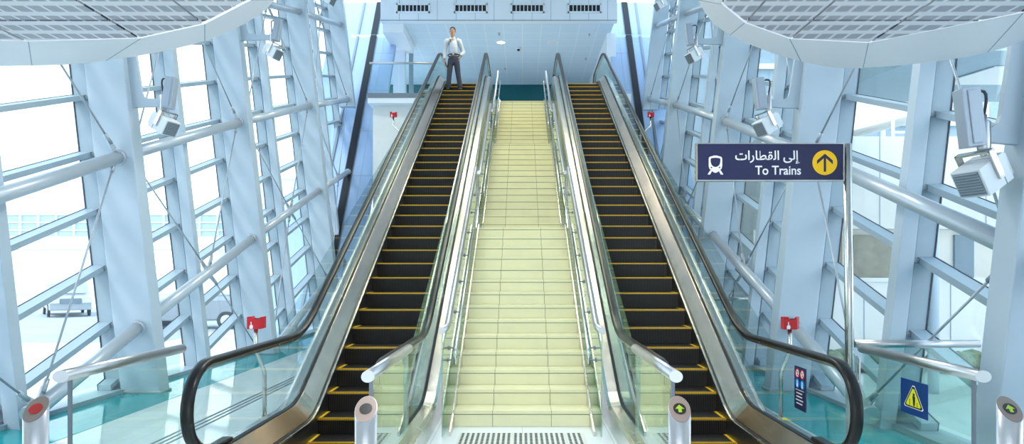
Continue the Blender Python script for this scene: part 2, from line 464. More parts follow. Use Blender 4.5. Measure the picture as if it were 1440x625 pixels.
    # tie rods between column nodes (tiers 0, -4.78, 5.0) and mid-bay nodes (tiers -2.34, 2.6)
    for i, y in enumerate(secs):
        ym = y + .08
        for dm in (-2.34, 2.60):
            zm = zA(ym) + dm
            if zm < 0.1: continue
            pm = Vector((sd.x(zm, .20), ym, zm))
            if pm.y > ENDPLANE(zm): continue
            for yc in (mains[i] + .13, mains[i + 1] + .13):
                for dc in ((0., -4.78) if dm < 0 else (0., 5.0)):
                    zc = zA(yc) + dc
                    if zc < -.6: continue
                    fac = 1
                    pc = Vector((sd.x(zc, .20), yc + (-.16 if yc > ym else .16), zc))
                    d = (pc - pm).normalized()
                    e = pc
                    if zc < .05:
                        e = pm + (pc - pm) * ((pm.z - .05) / (pm.z - zc)); 
                    if e.y > ENDPLANE(e.z): continue
                    m = M(); m.tube([pm + d * .20, e - d * .20], .013, 'rod_steel', 8)
                    m.tube([pm + d * .17, pm + d * .33], .028, 'rod_steel', 8); m.tube([e - d * .33, e - d * .17], .028, 'rod_steel', 8)
                    # fork plates
                    for c, dd in ((pm, d), (e, -d)):
                        n = Vector((sg, 0, -sg * LEAN * 0)).normalized(); t = dd.cross(n).normalized()
                        m.prism([c + dd * .06 - t * .055, c + dd * .24 - t * .028, c + dd * .24 + t * .028, c + dd * .06 + t * .055], n * .022, 'tube_steel')
                    struct(m.build('tie_rod'), f'thin steel tie rod bracing the {nm} glass wall', 'rod')

# inclined end walls with their dark joint
def endwall(nm, x0, x1, xj):
    m = M()
    def pt(x, z, t=0.): return (x, ENDPLANE(z) + t, z)
    z0, z1 = -.2, 12.5
    m.hexa([pt(x0, z0), pt(x1, z0), pt(x1, z0, .25), pt(x0, z0, .25), pt(x0, z1), pt(x1, z1), pt(x1, z1, .25), pt(x0, z1, .25)], 'panel_blue')
    for z in (1.4, 3.1, 4.8, 6.5, 8.2, 9.9):
        xs = sorted((xj, x1 if nm == 'left' else x0))
        m.hexa([pt(xs[0], z, -.004), pt(xs[1], z, -.004), pt(xs[1], z, .02), pt(xs[0], z, .02), pt(xs[0], z + .022, -.004), pt(xs[1], z + .022, -.004), pt(xs[1], z + .022, .02), pt(xs[0], z + .022, .02)], 'seam')
    for xx in ((-5.3,) if nm == 'left' else (3.75,)):
        m.hexa([pt(xx - .008, z0, -.003), pt(xx + .008, z0, -.003), pt(xx + .008, z0, .02), pt(xx - .008, z0, .02), pt(xx - .008, z1, -.003), pt(xx + .008, z1, -.003), pt(xx + .008, z1, .02), pt(xx - .008, z1, .02)], 'seam')
    struct(m.build(f'wall_back_{nm}'), f'pale blue panelled end wall at the {nm}', 'wall')
    m = M(); m.hexa([pt(xj - .11, z0, -.07), pt(xj + .11, z0, -.07), pt(xj + .11, z0, .02), pt(xj - .11, z0, .02), pt(xj - .11, z1, -.07), pt(xj + .11, z1, -.07), pt(xj + .11, z1, .02), pt(xj - .11, z1, .02)], 'joint_dark')
    m.hexa([pt(xj - .14, z0, -.03), pt(xj + .14, z0, -.03), pt(xj + .14, z0, .02), pt(xj - .14, z0, .02), pt(xj - .14, z1, -.03), pt(xj + .14, z1, -.03), pt(xj + .14, z1, .02), pt(xj - .14, z1, .02)], 'bracket_dark')
    struct(m.build('trim_1' if nm == 'left' else 'trim_2'), f'black joint strip climbing the {nm} end wall', 'trim')
    xe = x0 if nm == 'left' else x1
    m = M(); xe2 = xj - .62 if nm == 'left' else xj + .45
    m.hexa([pt(xe2 - .04, z0, -.05), pt(xe2 + .04, z0, -.05), pt(xe2 + .04, z0, .02), pt(xe2 - .04, z0, .02), pt(xe2 - .04, z1, -.05), pt(xe2 + .04, z1, -.05), pt(xe2 + .04, z1, .02), pt(xe2 - .04, z1, .02)], 'bracket_dark')
    struct(m.build('trim_3' if nm == 'left' else 'trim_4'), f'thin dark edge of the {nm} end wall', 'trim')
endwall('left', -7.4, -4.85, -5.72)
endwall('right', 3.35, 5.6, 4.12)

# unseen roof following the slope of the walls, added to keep the sun out
for i, (ya, yb) in enumerate(((-6.2, 9.2), (9.2, 16.0), (16.0, 24.1))):
    za, zb = ztop(ya), ztop(yb)
    m = M(); m.hexa([(L.x(za, .9), ya, za), (R.x(za, .9), ya, za), (R.x(zb, .9), yb, zb), (L.x(zb, .9), yb, zb), (L.x(za, .9), ya, za + .2), (R.x(za, .9), ya, za + .2), (R.x(zb, .9), yb, zb + .2), (L.x(zb, .9), yb, zb + .2)], 'panel_white')
    struct(m.build('roof'), 'unseen white sloping roof panel added to shade the lower hall', 'roof')
# ------------------------------------------------------------------ upper hall
CZ = 10.64
m = M(); m.box(-5.08, 3.42, 24.0, 24.25, CZ, 13.4, 'panel_white')
for x in [(-5.08 + .68 * k) for k in range(1, 13)]:
    m.box(x - .006, x + .006, 23.994, 24.0, CZ, 13.4, 'seam')
m.box(-5.08, 3.42, 23.99, 24.0, CZ + .02, CZ + .05, 'seam')
struct(m.build('wall_bulkhead'), 'white panelled bulkhead above the upper hall', 'wall')
m = M(); m.box(-4.84, 3.34, 24.25, 25.8, CZ, CZ + .15, 'ceiling_tiles'); m.box(-6.6, 5.2, 25.8, 32.2, CZ, CZ + .15, 'ceiling_tiles')
struct(m.build('ceiling'), 'pale blue tiled ceiling of the upper hall', 'ceiling')
m = M(); m.box(-6.6, 5.2, 32.2, 32.4, UP - .3, CZ + .15, 'teal_wall')
struct(m.build('wall_back'), 'dark teal back wall of the upper hall', 'wall')
# white side pier and column in the upper hall at the left
m = M(); m.box(-5.05, -4.60, 26.2, 26.6, UP, CZ, 'panel_white'); struct(m.build('column'), 'white column in the upper hall at the left', 'column')
m = M(); m.box(-4.50, -4.34, 26.6, 26.76, UP, CZ, 'shaded_mullion_steel'); struct(m.build('post'), 'grey post beside the white column upstairs', 'post')
m = M(); m.box(-5.05, -4.3, 24.25, 26.6, CZ - .32, CZ, 'panel_white'); struct(m.build('trim_5'), 'white ceiling edge upstairs at the left', 'trim')
m = M(); m.box(3.20, 3.55, 25.2, 31.5, UP, CZ, 'panel_white'); struct(m.build('wall_upper_right'), 'white wall of the upper hall at the right', 'wall')
# slanting white parapet upstairs on the left
m = M(); m.prism([(-4.25, 27.6, UP), (-3.0, 27.6, UP), (-3.0, 27.6, UP + 2.05), (-4.25, 27.6, UP + 1.75)], (0, .18, 0), 'panel_white')
struct(m.build('wall_screen'), 'low white screen wall in the upper hall', 'wall')

# vents
VENTS = [('leftmost', -153), ('second from left', -72), ('third from left', 8), ('rightmost', 88)]
for lab, px in VENTS:
    cx = px * 24 / 940; cz = 1.7 + 368 * 24 / 940
    t = thing('air_vent', f'{lab} of the four slotted air vents in the white bulkhead', 'vent', (cx, 24.0, cz), 'air vents in the bulkhead')
    m = M(); w, h, f = .60, .165, .05
    for a in ((-w, w, h - f, h), (-w, w, -h, -h + f), (-w, -w + f, -h, h), (w - f, w, -h, h)):
        m.box(cx + a[0], cx + a[1], 23.95, 24.0, cz + a[2], cz + a[3], 'panel_white')
    m.build('frame', t)
    m = M(); m.box(cx - w + f, cx + w - f, 23.985, 23.996, cz - h + f, cz + h - f, 'black'); m.build('backing', t)
    for k in range(1, 8):
        m = M(); xx = cx - w + f + (2 * w - 2 * f) * k / 8
        m.box(xx - .013, xx + .013, 23.955, 23.985, cz - h + f, cz + h - f, 'panel_white'); m.build('slat', t)
# downlights, dome and sprinklers under the upper ceiling
for lab, x, y, lit in (('lit round downlight left of centre in the upper hall ceiling', -.82, 26.2, 1), ('dim round downlight right of centre in the upper hall ceiling', 1.20, 26.2, 0)):
    t = thing('downlight', lab, 'light', (x, y, CZ))
    m = M(); m.lathe([(.20, 0), (.20, -.02), (.16, -.025), (.155, -.01)], (x, y, CZ), 'panel_white'); m.build('rim', t)
    m = M(); m.lathe([(.153, -.008), (.153, -.014)], (x, y, CZ), 'lamp_glow' if lit else 'lamp_white'); m.build('diffuser', t)
t = thing('dome_camera', 'small black dome camera on the upper hall ceiling', 'camera', (-.14, 26.9, CZ))
m = M(); m.lathe([(.09, 0), (.09, -.04), (.07, -.05)], (-.14, 26.9, CZ), 'lamp_white'); m.build('base', t)
m = M(); m.ball((-.14, 26.9, CZ - .06), .065, .065, .07, 'black'); m.build('dome', t)
for lab, x, y in (('sprinkler nearest the bulkhead above the lit downlight', -.86, 25.2), ('sprinkler near the right end of the upper ceiling', 2.55, 25.3), ('sprinkler deep in the upper ceiling at the right', 2.7, 28.2), ('sprinkler deep in the upper ceiling above the stairs', -.75, 29.6)):
    m = M(); m.lathe([(.05, 0), (.05, -.012), (.018, -.02), (.018, -.07), (.04, -.075), (.04, -.08)], (x, y, CZ), 'steel_satin', 12)
    tag(m.build('sprinkler', origin=None), lab, 'sprinkler')
# glass guard rail on the edge of the upper floor
t = thing('guard_rail', 'glass guard rail on the edge of the upper floor at the left', 'railing', (-3.8, 21.5, UP))
m = M(); m.tube([(-4.9, 21.5, UP + 1.0), (-2.62, 21.5, UP + 1.0)], .035, 'steel_satin'); m.build('top_rail', t)
for xa, xb in ((-4.88, -3.98), (-3.95, -2.66)):
    m = M(); m.box(xa, xb, 21.494, 21.506, UP + .02, UP + .98, 'balustrade_glass'); m.build('glass_panel', t)

# ------------------------------------------------------------------ soffit pods with perforated panels
def pod(sg, seam, outer, lab):
    zc, zo = 3.30, 3.36
    t = thing('ceiling_pod', lab, 'ceiling panel', (sg * 3.0, 4.0, zc))
    # fascia ring: straight inner edges, smoothly curved outer edge
    seam0, outer0 = seam, outer
    def catmull(P, q):
        o_ = []
        for i in range(len(P) - 1):
            p0, p1, p2, p3 = P[max(0, i - 1)], P[i], P[i + 1], P[min(len(P) - 1, i + 2)]
            for k in range(q):
                u = k / q
                o_.append(tuple(.5 * (2 * p1[a] + (p2[a] - p0[a]) * u + (2 * p0[a] - 5 * p1[a] + 4 * p2[a] - p3[a]) * u * u + (3 * p1[a] - p0[a] - 3 * p2[a] + p3[a]) * u ** 3) for a in (0, 1)))
        return o_ + [P[-1]]
    outer = catmull(outer0, 6)
    seam = [(seam0[i // 6][0] + (seam0[min(i // 6 + 1, len(seam0) - 1)][0] - seam0[i // 6][0]) * (i % 6) / 6, seam0[i // 6][1] + (seam0[min(i // 6 + 1, len(seam0) - 1)][1] - seam0[i // 6][1]) * (i % 6) / 6) for i in range(len(outer))]
    m = M(); n = len(seam)
    vi = [m.bm.verts.new((x, y, zc)) for x, y in seam]; vo = [m.bm.verts.new((x, y, zo)) for x, y in outer]
    vt = [m.bm.verts.new((x, y, zo + .30)) for x, y in outer]
    for i in range(n - 1):
        m.quadface([vi[i], vi[i + 1], vo[i + 1], vo[i]], 'soffit_metal', False)
        m.quadface([vo[i], vo[i + 1], vt[i + 1], vt[i]], 'soffit_metal', False)
    m.build('fascia', t)
    seam, outer = seam0, outer0; n = len(seam)
    for i in range(n):   # radial joints
        if 1 <= i < n - 2:
            a, b = Vector((*seam[i], zc)), Vector((*outer[i], zo)); w = (b - a).cross(Vector((0, 0, 1))).normalized() * .003
            mm = M(); mm.prism([a - w, a + w, b + w, b - w], (0, 0, -.0015), 'seam'); mm.build('joint', t)
    # perforated panels: cells of a grid clipped to the seam polygon
    xs = sorted(set([p[0] for p in seam]))
    gx0 = sum(p[0] for p in seam) / n; gy0 = sum(p[1] for p in seam) / n
    poly = [(x + (gx0 - x) * .006, y - .022 * (y > 3)) for x, y in seam]
    from mathutils.geometry import intersect_line_line_2d
    def clip_poly(P, axis, val, keep_less):
        out = []
        for i in range(len(P)):
            a, b = P[i], P[(i + 1) % len(P)]
            ia = (a[axis] <= val) == keep_less; ib = (b[axis] <= val) == keep_less
            if ia: out.append(a)
            if ia != ib:
                f = (val - a[axis]) / (b[axis] - a[axis]); out.append((a[0] + f * (b[0] - a[0]), a[1] + f * (b[1] - a[1])))
        return out
    gx = GX[sg]; gy = (2.3, 3.1, 3.82, 4.27, 9.)
    for i in range(len(gx) - 1):
        for j in range(len(gy) - 1):
            P = clip_poly(clip_poly(clip_poly(clip_poly(poly, 0, gx[i] + .006, False), 0, gx[i + 1] - .006, True), 1, gy[j] + .006, False), 1, gy[j + 1] - .006, True)
            if len(P) < 3: continue
            A = abs(sum(P[k][0] * P[(k + 1) % len(P)][1] - P[(k + 1) % len(P)][0] * P[k][1] for k in range(len(P)))) / 2
            if A < .01: continue
            cx = sum(p[0] for p in P) / len(P); cy = sum(p[1] for p in P) / len(P)
            P = [(x + (cx - x) * .012, y + (cy - y) * .03) for x, y in P]
            mm = M(); mm.prism([(x, y, zc - .004) for x, y in P], (0, 0, .02), 'perforated_metal_' + str(min(3, max(0, (len(gx) - 2 - i if sg < 0 else i) - (1 if True else 0))))) ; mm.build('perforated_panel', t)
    mm = M(); mm.prism([(x, y, zc + .02) for x, y in seam], (0, 0, .01), 'joint_dark'); mm.build('backing', t)
    return t
K = 1.6 * 940
def pl(px, py): y = K / (380 - py); return ((px - 734) * y / 940, y)
K2 = 1.66 * 940
def plo(px, py): y = K2 / (380 - py); return ((px - 734) * y / 940, y)
# plan outlines of the two pods (metres, counter-clockwise from the far inner corner)
seamL = [(-1.55, 2.6), (-1.60, 3.3), (-1.602, 3.958), (-2.063, 4.347), (-2.630, 4.613), (-3.454, 4.678), (-4.05, 4.60), (-4.62, 4.30), (-4.75, 2.6)]
outL = [(-1.30, 2.6), (-1.36, 3.35), (-1.52, 4.106), (-2.296, 4.839), (-3.30, 5.30), (-3.975, 5.423), (-4.55, 5.38), (-4.95, 4.95), (-4.98, 2.6)]
seamR = [(1.02, 2.6), (1.06, 3.3), (1.20, 4.02), (1.44, 4.325), (1.853, 4.625), (2.44, 4.707), (3.114, 4.148), (3.30, 3.6), (3.30, 2.6)]
outR = [(.80, 2.6), (.88, 3.4), (1.083, 4.106), (1.47, 4.72), (2.22, 5.316), (2.80, 5.487), (3.55, 5.10), (3.62, 4.2), (3.62, 2.6)]
GX = {-1: (-4.8, -3.95, -3.454, -2.630, -2.063, -1.4), 1: (.9, 1.44, 1.853, 2.44, 3.08, 3.4)}
pod(-1, seamL, outL, 'perforated white ceiling pod hanging over the left side')
pod(1, seamR, outR, 'perforated white ceiling pod hanging over the right side')

# ------------------------------------------------------------------ staircase
R1, T1 = .1732, .319
R2 = (UP - 14 * R1) / 28
HW = .86
FL = [(7.24, 0., R1), (12.73, 14 * R1, R2), (18.21, 14 * R1 + 14 * R2, R2)]
stairs = thing('staircase', 'central cream tiled staircase in three flights between the escalators', 'stairs', (0, 7.24, 0))
for fi, (y0, z0, r) in enumerate(FL):
    for k in range(14):
        ya = y0 + k * T1; z = z0 + (k + 1) * r
        last = k == 13
        yb = ya + T1 + .03 if not last else (FL[fi + 1][0] + .03 if fi < 2 else 22.40)
        m = M()
        m.box(-HW, HW, ya - .005, yb, z - .034, z, 'stair_tile')               # tread with its nosing
        m.box(-HW, HW, ya, ya + .03, z - r + .001, z - .034, 'stair_tile')     # riser
        m.box(-HW, HW, ya - .0035, ya, z - .041, z - .0345, 'grout')
        for x in (-.318, .318):
            m.box(x - .0025, x + .0025, ya - .0025, ya + .001, z - r + .003, z - .036, 'grout')
            m.box(x - .0025, x + .0025, ya - .0062, yb - .03, z - .03, z + .0008, 'grout')
        m.build('step', stairs)
    # carriage under the flight
    m = M(); ye = y0 + 13 * T1 + T1; zt = z0 + 14 * r
    yn = FL[fi + 1][0] if fi < 2 else 22.36
    m.prism([(-HW + .01, y0 + .06, max(-.02, z0 - .3)), (-HW + .01, ye - T1 + .06, zt - r - .25), (-HW + .01, yn + .1, zt - r - .25), (-HW + .01, yn + .1, zt - r - .05), (-HW + .01, ye - T1 + .06, zt - r - .05), (-HW + .01, y0 + .06, z0 - .05 if fi else z0 + .0)], (2 * HW - .02, 0, 0), 'grout')
    m.build('carriage', stairs)

# stair railings: glass, big top tube, thinner grab rail on standoffs, steel stringer
FLAB = ['lowest', 'middle', 'top']
def railing(fi, sg):
    y0, z0, r = FL[fi]; sl = r / T1
    nz = lambda y: z0 + r + sl * (y - y0)
    ye = y0 + 13 * T1 + .22; yn = FL[fi + 1][0] if fi < 2 else 22.4
    side = 'left' if sg < 0 else 'right'
    t = thing('stair_railing', f'glass and steel railing on the {side} of the {FLAB[fi]} stair flight', 'railing', (sg * .8, y0, z0), 'stair railings')
    X = sg * .805
    H = .925
    ys = y0 - (.52 if fi == 0 else .30)
    zs = nz(y0 - .02) + H
    path = [(X, ys, zs), (X, y0 - .05, zs), (X, y0 + .05, nz(y0 + .05) + H), (X, ye, nz(ye) + H)]
    m = M(); m.tube(path, .036, 'steel_satin', 16); m.build('handrail', t)
    # glass panels
    m = M()
    pts = [(ys + .03, z0 + .01), (y0, z0 + .01), (ye - .03, nz(ye) - .16), (ye - .03, nz(ye) + H - .03), (y0 + .05, nz(y0 + .05) + H - .03), (y0 - .05, zs - .03), (ys + .03, zs - .03)]
    m.prism([(X - .007, y, z) for y, z in pts], (.014, 0, 0), 'rail_glass'); m.build('glass_panel', t)
    # stringer strip at the ends of the steps
    m = M(); Xs = sg * .737
    pts = [(y0 - .42, z0), (y0 - .05, z0), (ye - .2, nz(ye - .2) - .15), (ye - .2, nz(ye - .2) + .045), (y0 - .10, nz(y0 - .1) + .045), (y0 - .42, z0 + .05)]
    m.prism([(Xs - .009, y, z) for y, z in pts], (.018, 0, 0), 'steel'); m.build('stringer', t)
    # grab rail
    Xg = sg * .722; h = .66
    ya, yb = y0 + .02, ye - .25
    p = [(Xg, ya - .02, nz(ya) + h - .17), (Xg, ya - .02, nz(ya) + h - .06), (Xg, ya + .03, nz(ya) + h), (Xg, yb, nz(yb) + h)]
    m = M(); m.tube(p, .020, 'steel', 12); m.build('grab_rail', t)
    n = 7
    for k in range(n):
        y = ya + .06 + (yb - ya - .2) * k / (n - 1)
        for dy in ((0, .10) if k == 0 else (0,)):
            z = nz(y) + h - .03 - (.12 if dy else 0) 
            m = M(); yy = y - dy
            m.tube([(Xg, yy, z), (X, yy, z)], .008, 'bracket_dark', 8)
            m.tube([(X - sg * .016, yy, z), (X + sg * .016, yy, z)], .024, 'bracket_dark', 10)
            m.build('standoff', t)
for fi in range(3):
    for sg in (-1, 1): railing(fi, sg)

# tactile tiles at the foot of the stairs
for lab, x0, x1 in (('left tactile tile of dark studs at the foot of the stairs', -.64, -.105), ('middle tactile tile of dark studs at the foot of the stairs', -.10, .44), ('right narrow tactile tile of dark studs at the foot of the stairs', .445, .64)):
    m = M(); m.box(x0, x1, 6.28, 6.93, .0, .008, 'plain_tile')
    y = 6.32
    while y < 6.90:
        x = x0 + .035
        while x < x1 - .02:
            m.lathe([(.0165, .008), (.014, .0125), (.008, .014)], (x, y, 0), 'black', 8)
            x += .0525
        y += .058
    tag(m.build('tactile_tile'), lab, 'paving', 'tactile tiles below the stairs')

# ------------------------------------------------------------------ escalators
SL = .57735
def smax(a, b, k): d = abs(a - b); return max(a, b) + (max(0, k - d) ** 2) / (4 * k)
def smin(a, b, k): d = abs(a - b); return min(a, b) - (max(0, k - d) ** 2) / (4 * k)
def znose(y): return smin(smax(SL * y - 4.231, 0., .14), UP, .22)
def zstep(y): return smin(smax(SL * y - 4.231, -.13, .10), UP, .22)
def zhand(y): return smin(smax(SL * y - 3.376, .983, .22), UP + .985, .28)
def rng(a, b, n): return [a + (b - a) * i / n for i in range(n + 1)]
YP = rng(5.25, 6.4, 3)[:-1] + rng(6.4, 8.6, 22)[:-1] + rng(8.6, 18.6, 10)[:-1] + rng(18.6, 21.4, 22)[:-1] + rng(21.4, 22.9, 3)
def escalator(sg):
    side = 'left' if sg < 0 else 'right'
    extra = 'carrying a standing man at its top' if sg < 0 else 'with nobody riding it'
    t = thing('escalator', f'{side} escalator of black steps edged in yellow, {extra}', 'escalator', (sg * 1.8, 5.2, 0), 'escalators')
    cx = sg * 1.8
    # steps
    a, b = cx - .462, cx + .462
    k = -5
    while True:
        y = 7.78 + .38 * k
        if y > 21.2: break
        z = zstep(y + .02)
        zprev = zstep(y - .36)
        m = M()
        y1 = y + .376
        m.box(a, b, y, y1, z - .035, z, 'step_ribs')
        # curved riser
        n = 5; dr = max(.03, z - zprev) + .03
        pts = [(y + .004 + .022 * math.sin(PI * .5 * i / n), z - .035 - dr * i / n) for i in range(n + 1)]
        pp = [(a, p[0], p[1]) for p in pts] + [(a, y + .06, pts[-1][1]), (a, y + .06, z - .035)]
        m.prism(pp, (b - a, 0, 0), 'step_ribs')
        # yellow demarcation
        m.box(a, b, y - .003, y + .046, z - .001, z + .0025, 'step_yellow')
        m.box(a, b, y - .004, y + .001, z - .017, z + .0025, 'step_yellow')
        m.box(a, a + .032, y + .046, y1, z - .001, z + .0022, 'yellow'); m.box(b - .032, b, y + .046, y1, z - .001, z + .0022, 'yellow')
        m.build('step', t)
        k += 1
    base = [(y, znose(y)) for y in YP]
    o = sg   # outward direction
    def vs(prof, mat, name, smooth=False, path=base):
        m = M(); m.vsweep(path, [(sg * x, h) for x, h in prof], mat, smooth); return m.build(name, t)
    # dark skirts with a bright edge line
    for x0, x1 in ((1.322, 1.336), (2.264, 2.278)):
        vs([(x0, -.30), (x1, -.30), (x1, .055), (x0, .055)], 'dark_skirt', 'skirt')
    vs([(2.262, .055), (2.286, .055), (2.286, .072), (2.262, .072)], 'steel', 'skirt_edge')
    vs([(1.314, .055), (1.338, .055), (1.338, .072), (1.314, .072)], 'steel', 'skirt_edge')
    vs([(2.286, .03), (2.306, .03), (2.306, .082), (2.286, .082)], 'dark_skirt', 'skirt_gap')
    # sloping inner decks
    vs([(2.306, .02), (2.455, .02), (2.455, .235), (2.44, .235), (2.306, .092)], 'deck_bronze', 'inner_deck')
    vs([(1.294, .02), (1.294, .092), (1.13, .235), (1.112, .235), (1.112, .02)], 'deck_bronze', 'inner_deck')
    # outer decks
    vs([(2.497, .02), (2.63, .02), (2.63, .20), (2.60, .222), (2.497, .235)], 'steel', 'outer_deck')
    vs([(1.068, .02), (1.068, .235), (.965, .222), (.935, .20), (.935, .02)], 'steel', 'outer_deck')
    # glass holding channels
    for xg in (2.476, 1.09):
        vs([(xg - .022, .02), (xg + .022, .02), (xg + .022, .243), (xg - .022, .243)], 'joint_dark', 'glass_channel')
    # cladding to the floor
    for x0, x1 in ((2.618, 2.632), (.932, .946)):
        m = M()
        top = [(y, znose(y) + .20) for y in YP]
        low = [(22.9, UP - .6), (21.2, UP - .95), (8.0, 0.), (5.25, 0.)]
        low = [(22.9, 0.), (5.25, 0.)]
        for i in range(len(top) - 1):
            (ya, za), (yb, zb) = top[i], top[i + 1]
            m.box(0, 0, 0, 0, 0, 0, 'steel') if False else m.hexa([(sg * x0, ya, 0), (sg * x1, ya, 0), (sg * x1, yb, 0), (sg * x0, yb, 0), (sg * x0, ya, za), (sg * x1, ya, za), (sg * x1, yb, zb), (sg * x0, yb, zb)], 'steel')
        bmesh.ops.remove_doubles(m.bm, verts=m.bm.verts, dist=.0005)
        m.build('side_cladding', t)
    # floor plates at both ends
    m = M(); m.box(*sorted((sg * 1.33, sg * 2.27)), 5.2, 6.0, -.20, -.118, 'steel'); m.box(*sorted((sg * 1.33, sg * 2.27)), 5.88, 6.0, -.118, -.112, 'yellow'); m.build('comb_plate', t)
    m = M(); m.box(sg * 1.33, sg * 2.27, 20.75, 22.9, UP - .03, UP + .004, 'steel'); m.build('landing_plate', t)
    # rounded deck noses
    # glass balustrades and handrails
    for xg, inner in ((2.476, False), (1.09, True)):
        def arc(cy, cz, r, a0, a1, n): return [(cy + r * math.cos(math.radians(a0 + (a1 - a0) * i / n)), cz + r * math.sin(math.radians(a0 + (a1 - a0) * i / n))) for i in range(n + 1)]
        yt = 22.6
        rb = .355
        bot = arc(5.29, .983 - rb, rb, 268, 90, 16)
        top = arc(yt, UP + .985 - rb, rb, 90, -88, 16)
        mid = [(y, zhand(y)) for y in rng(5.5, 7.0, 3) + rng(7.05, 8.3, 14) + rng(8.5, 19.0, 8) + rng(19.1, 21.6, 22) + rng(21.8, 22.5, 2)]
        hp = [(5.62, .275)] + bot + mid + top + [(yt - .3, UP + .277)]
        prof = [(-.047, -.012), (-.040, -.024), (-.014, -.024), (.014, -.024), (.040, -.024), (.047, -.012), (.047, .006), (.036, .019), (.014, .024), (-.014, .024), (-.036, .019), (-.047, .006)]
        m = M(); m.sweep(hp, [(sg * xg + x, n) for x, n in prof], 'rubber'); m.build('handrail', t)
        m = M(); m.sweep(hp[1:-1], [(sg * xg + x, n) for x, n in ((-.022, -.052), (.022, -.052), (.022, -.0245), (-.022, -.0245))], 'steel', False); m.build('handrail_guide', t)
        # glass pane following the rail
        def off(pts, d):
            out = []
            for i in range(len(pts)):
                p0, p1 = pts[max(0, i - 1)], pts[min(len(pts) - 1, i + 1)]
                ty, tz = p1[0] - p0[0], p1[1] - p0[1]; q = math.hypot(ty, tz)
                out.append((pts[i][0] + tz / q * d, pts[i][1] - ty / q * d))
            return out
        gp = off(bot[:-1] + mid + top[1:], .05)
        # build the pane as strips between rail and deck
        m = M(); n = 0
        upper = [p for p in gp]
        nb = len(bot) - 1; nt_ = len(top) - 1
        pane = []
        for i, (y, z) in enumerate(upper):
            pane.append((y, z))
        low = [(y, znose(y) + .22) for y in reversed([q for q in rng(5.3, 6.4, 3) + rng(6.5, 8.6, 16) + rng(9, 18.5, 8) + rng(18.7, 21.4, 18) + rng(21.6, 22.6, 2)])]
        ring = pane + low
        m.prism([(sg * xg - .006, y, z) for y, z in ring], (.012, 0, 0), 'balustrade_glass')
        bmesh.ops.triangulate(m.bm, faces=[f for f in m.bm.faces if len(f.verts) > 4])
        m.build('balustrade_glass', t)
        m = M()
        for y in (9.2, 11.6, 14.0, 16.4, 18.8):
            m.box(sg * xg - .0075, sg * xg + .0075, y - .004, y + .004, znose(y) + .24, zhand(y) - .03, 'seam')
        m.build('glass_joint', t)
    return t
escL = escalator(-1)
escR = escalator(1)

# stickers and notices on the right escalator
def notice(x, y0, y1, z0, z1):
    t = thing('safety_notice', 'tall black safety notice on the glass of the right escalator', 'notice', (x, (y0 + y1) / 2, z0))
    m = M(); m.box(x - .018, x - .007, y0, y1, z0, z1, 'sign_navy'); m.build('board', t)
    xf = x - .018; w = y1 - y0; h = z1 - z0
    U, V = Vector((0, -1, 0)), Vector((0, 0, 1))
    C = lambda u, v: Vector((xf, y1 - u * w, z0 + v * h))
    for u, v, c in ((.28, .84, 'pict_red'), (.73, .84, 'pict_red'), (.28, .60, 'pict_blue'), (.73, .60, 'pict_blue')):
        m = M(); r = .040
        if c == 'pict_red':
            m.disc(C(u, v), r, U, V, 'white_paint', 24, (-.001, 0, 0)); m.disc(C(u, v) + Vector((-.001, 0, 0)), r, U, V, 'pict_red', 24, (-.001, 0, 0), r * .76)
            d = (U + V).normalized(); e = (U - V).normalized(); c0 = C(u, v) + Vector((-.001, 0, 0))
            m.prism([c0 + e * r * .8 + d * .004, c0 - e * r * .8 + d * .004, c0 - e * r * .8 - d * .004, c0 + e * r * .8 - d * .004], (-.001, 0, 0), 'pict_red')
            m.prism([c0 + U * -.006 + V * -.02, c0 + U * .010 + V * -.02, c0 + U * .006 + V * .02, c0 + U * -.004 + V * .02], (-.0006, 0, 0), 'black')
        else:
            m.disc(C(u, v), r, U, V, 'pict_blue', 24, (-.001, 0, 0)); c0 = C(u, v) + Vector((-.001, 0, 0))
            m.disc(c0 + V * .018, .008, U, V, 'white_paint', 12, (-.0008, 0, 0))
            m.prism([c0 + U * -.012 + V * -.028, c0 + U * .012 + V * -.028, c0 + U * .008 + V * .008, c0 + U * -.008 + V * .008], (-.0008, 0, 0), 'white_paint')
        m.build('pictogram', t)
    m = M()
    a = C(.10, .455); b = C(.90, .455)
    m.box(xf - .001, xf, min(a.y, b.y), max(a.y, b.y), a.z - .002, a.z + .002, 'white_paint'); m.build('rule', t)
    # small lines of lettering, too small to read
    for v, u0, u1 in ((.38, .2, .72), (.30, .2, .72), (.22, .14, .82), (.14, .2, .74)):
        m = M(); u = u0
        while u < u1:
            l = random.uniform(.06, .13); a = C(u, v); b = C(min(u + l, u1), v)
            m.box(xf - .001, xf, b.y, a.y, a.z - .005, a.z + .005, 'white_paint'); u += l + .035
        m.build('text_line', t)
notice(2.476, 5.80, 6.03, .46, .84)
m = M()
yc, xc = 6.55, 2.575
m.prism([(xc - .05, yc - .06, .244), (xc + .05, yc - .06, .236), (xc, yc + .05, .240)], (0, 0, .002), 'warn_yellow')
tag(m.build('warning_sticker'), 'small yellow triangle sticker on the steel deck of the right escalator', 'sticker')

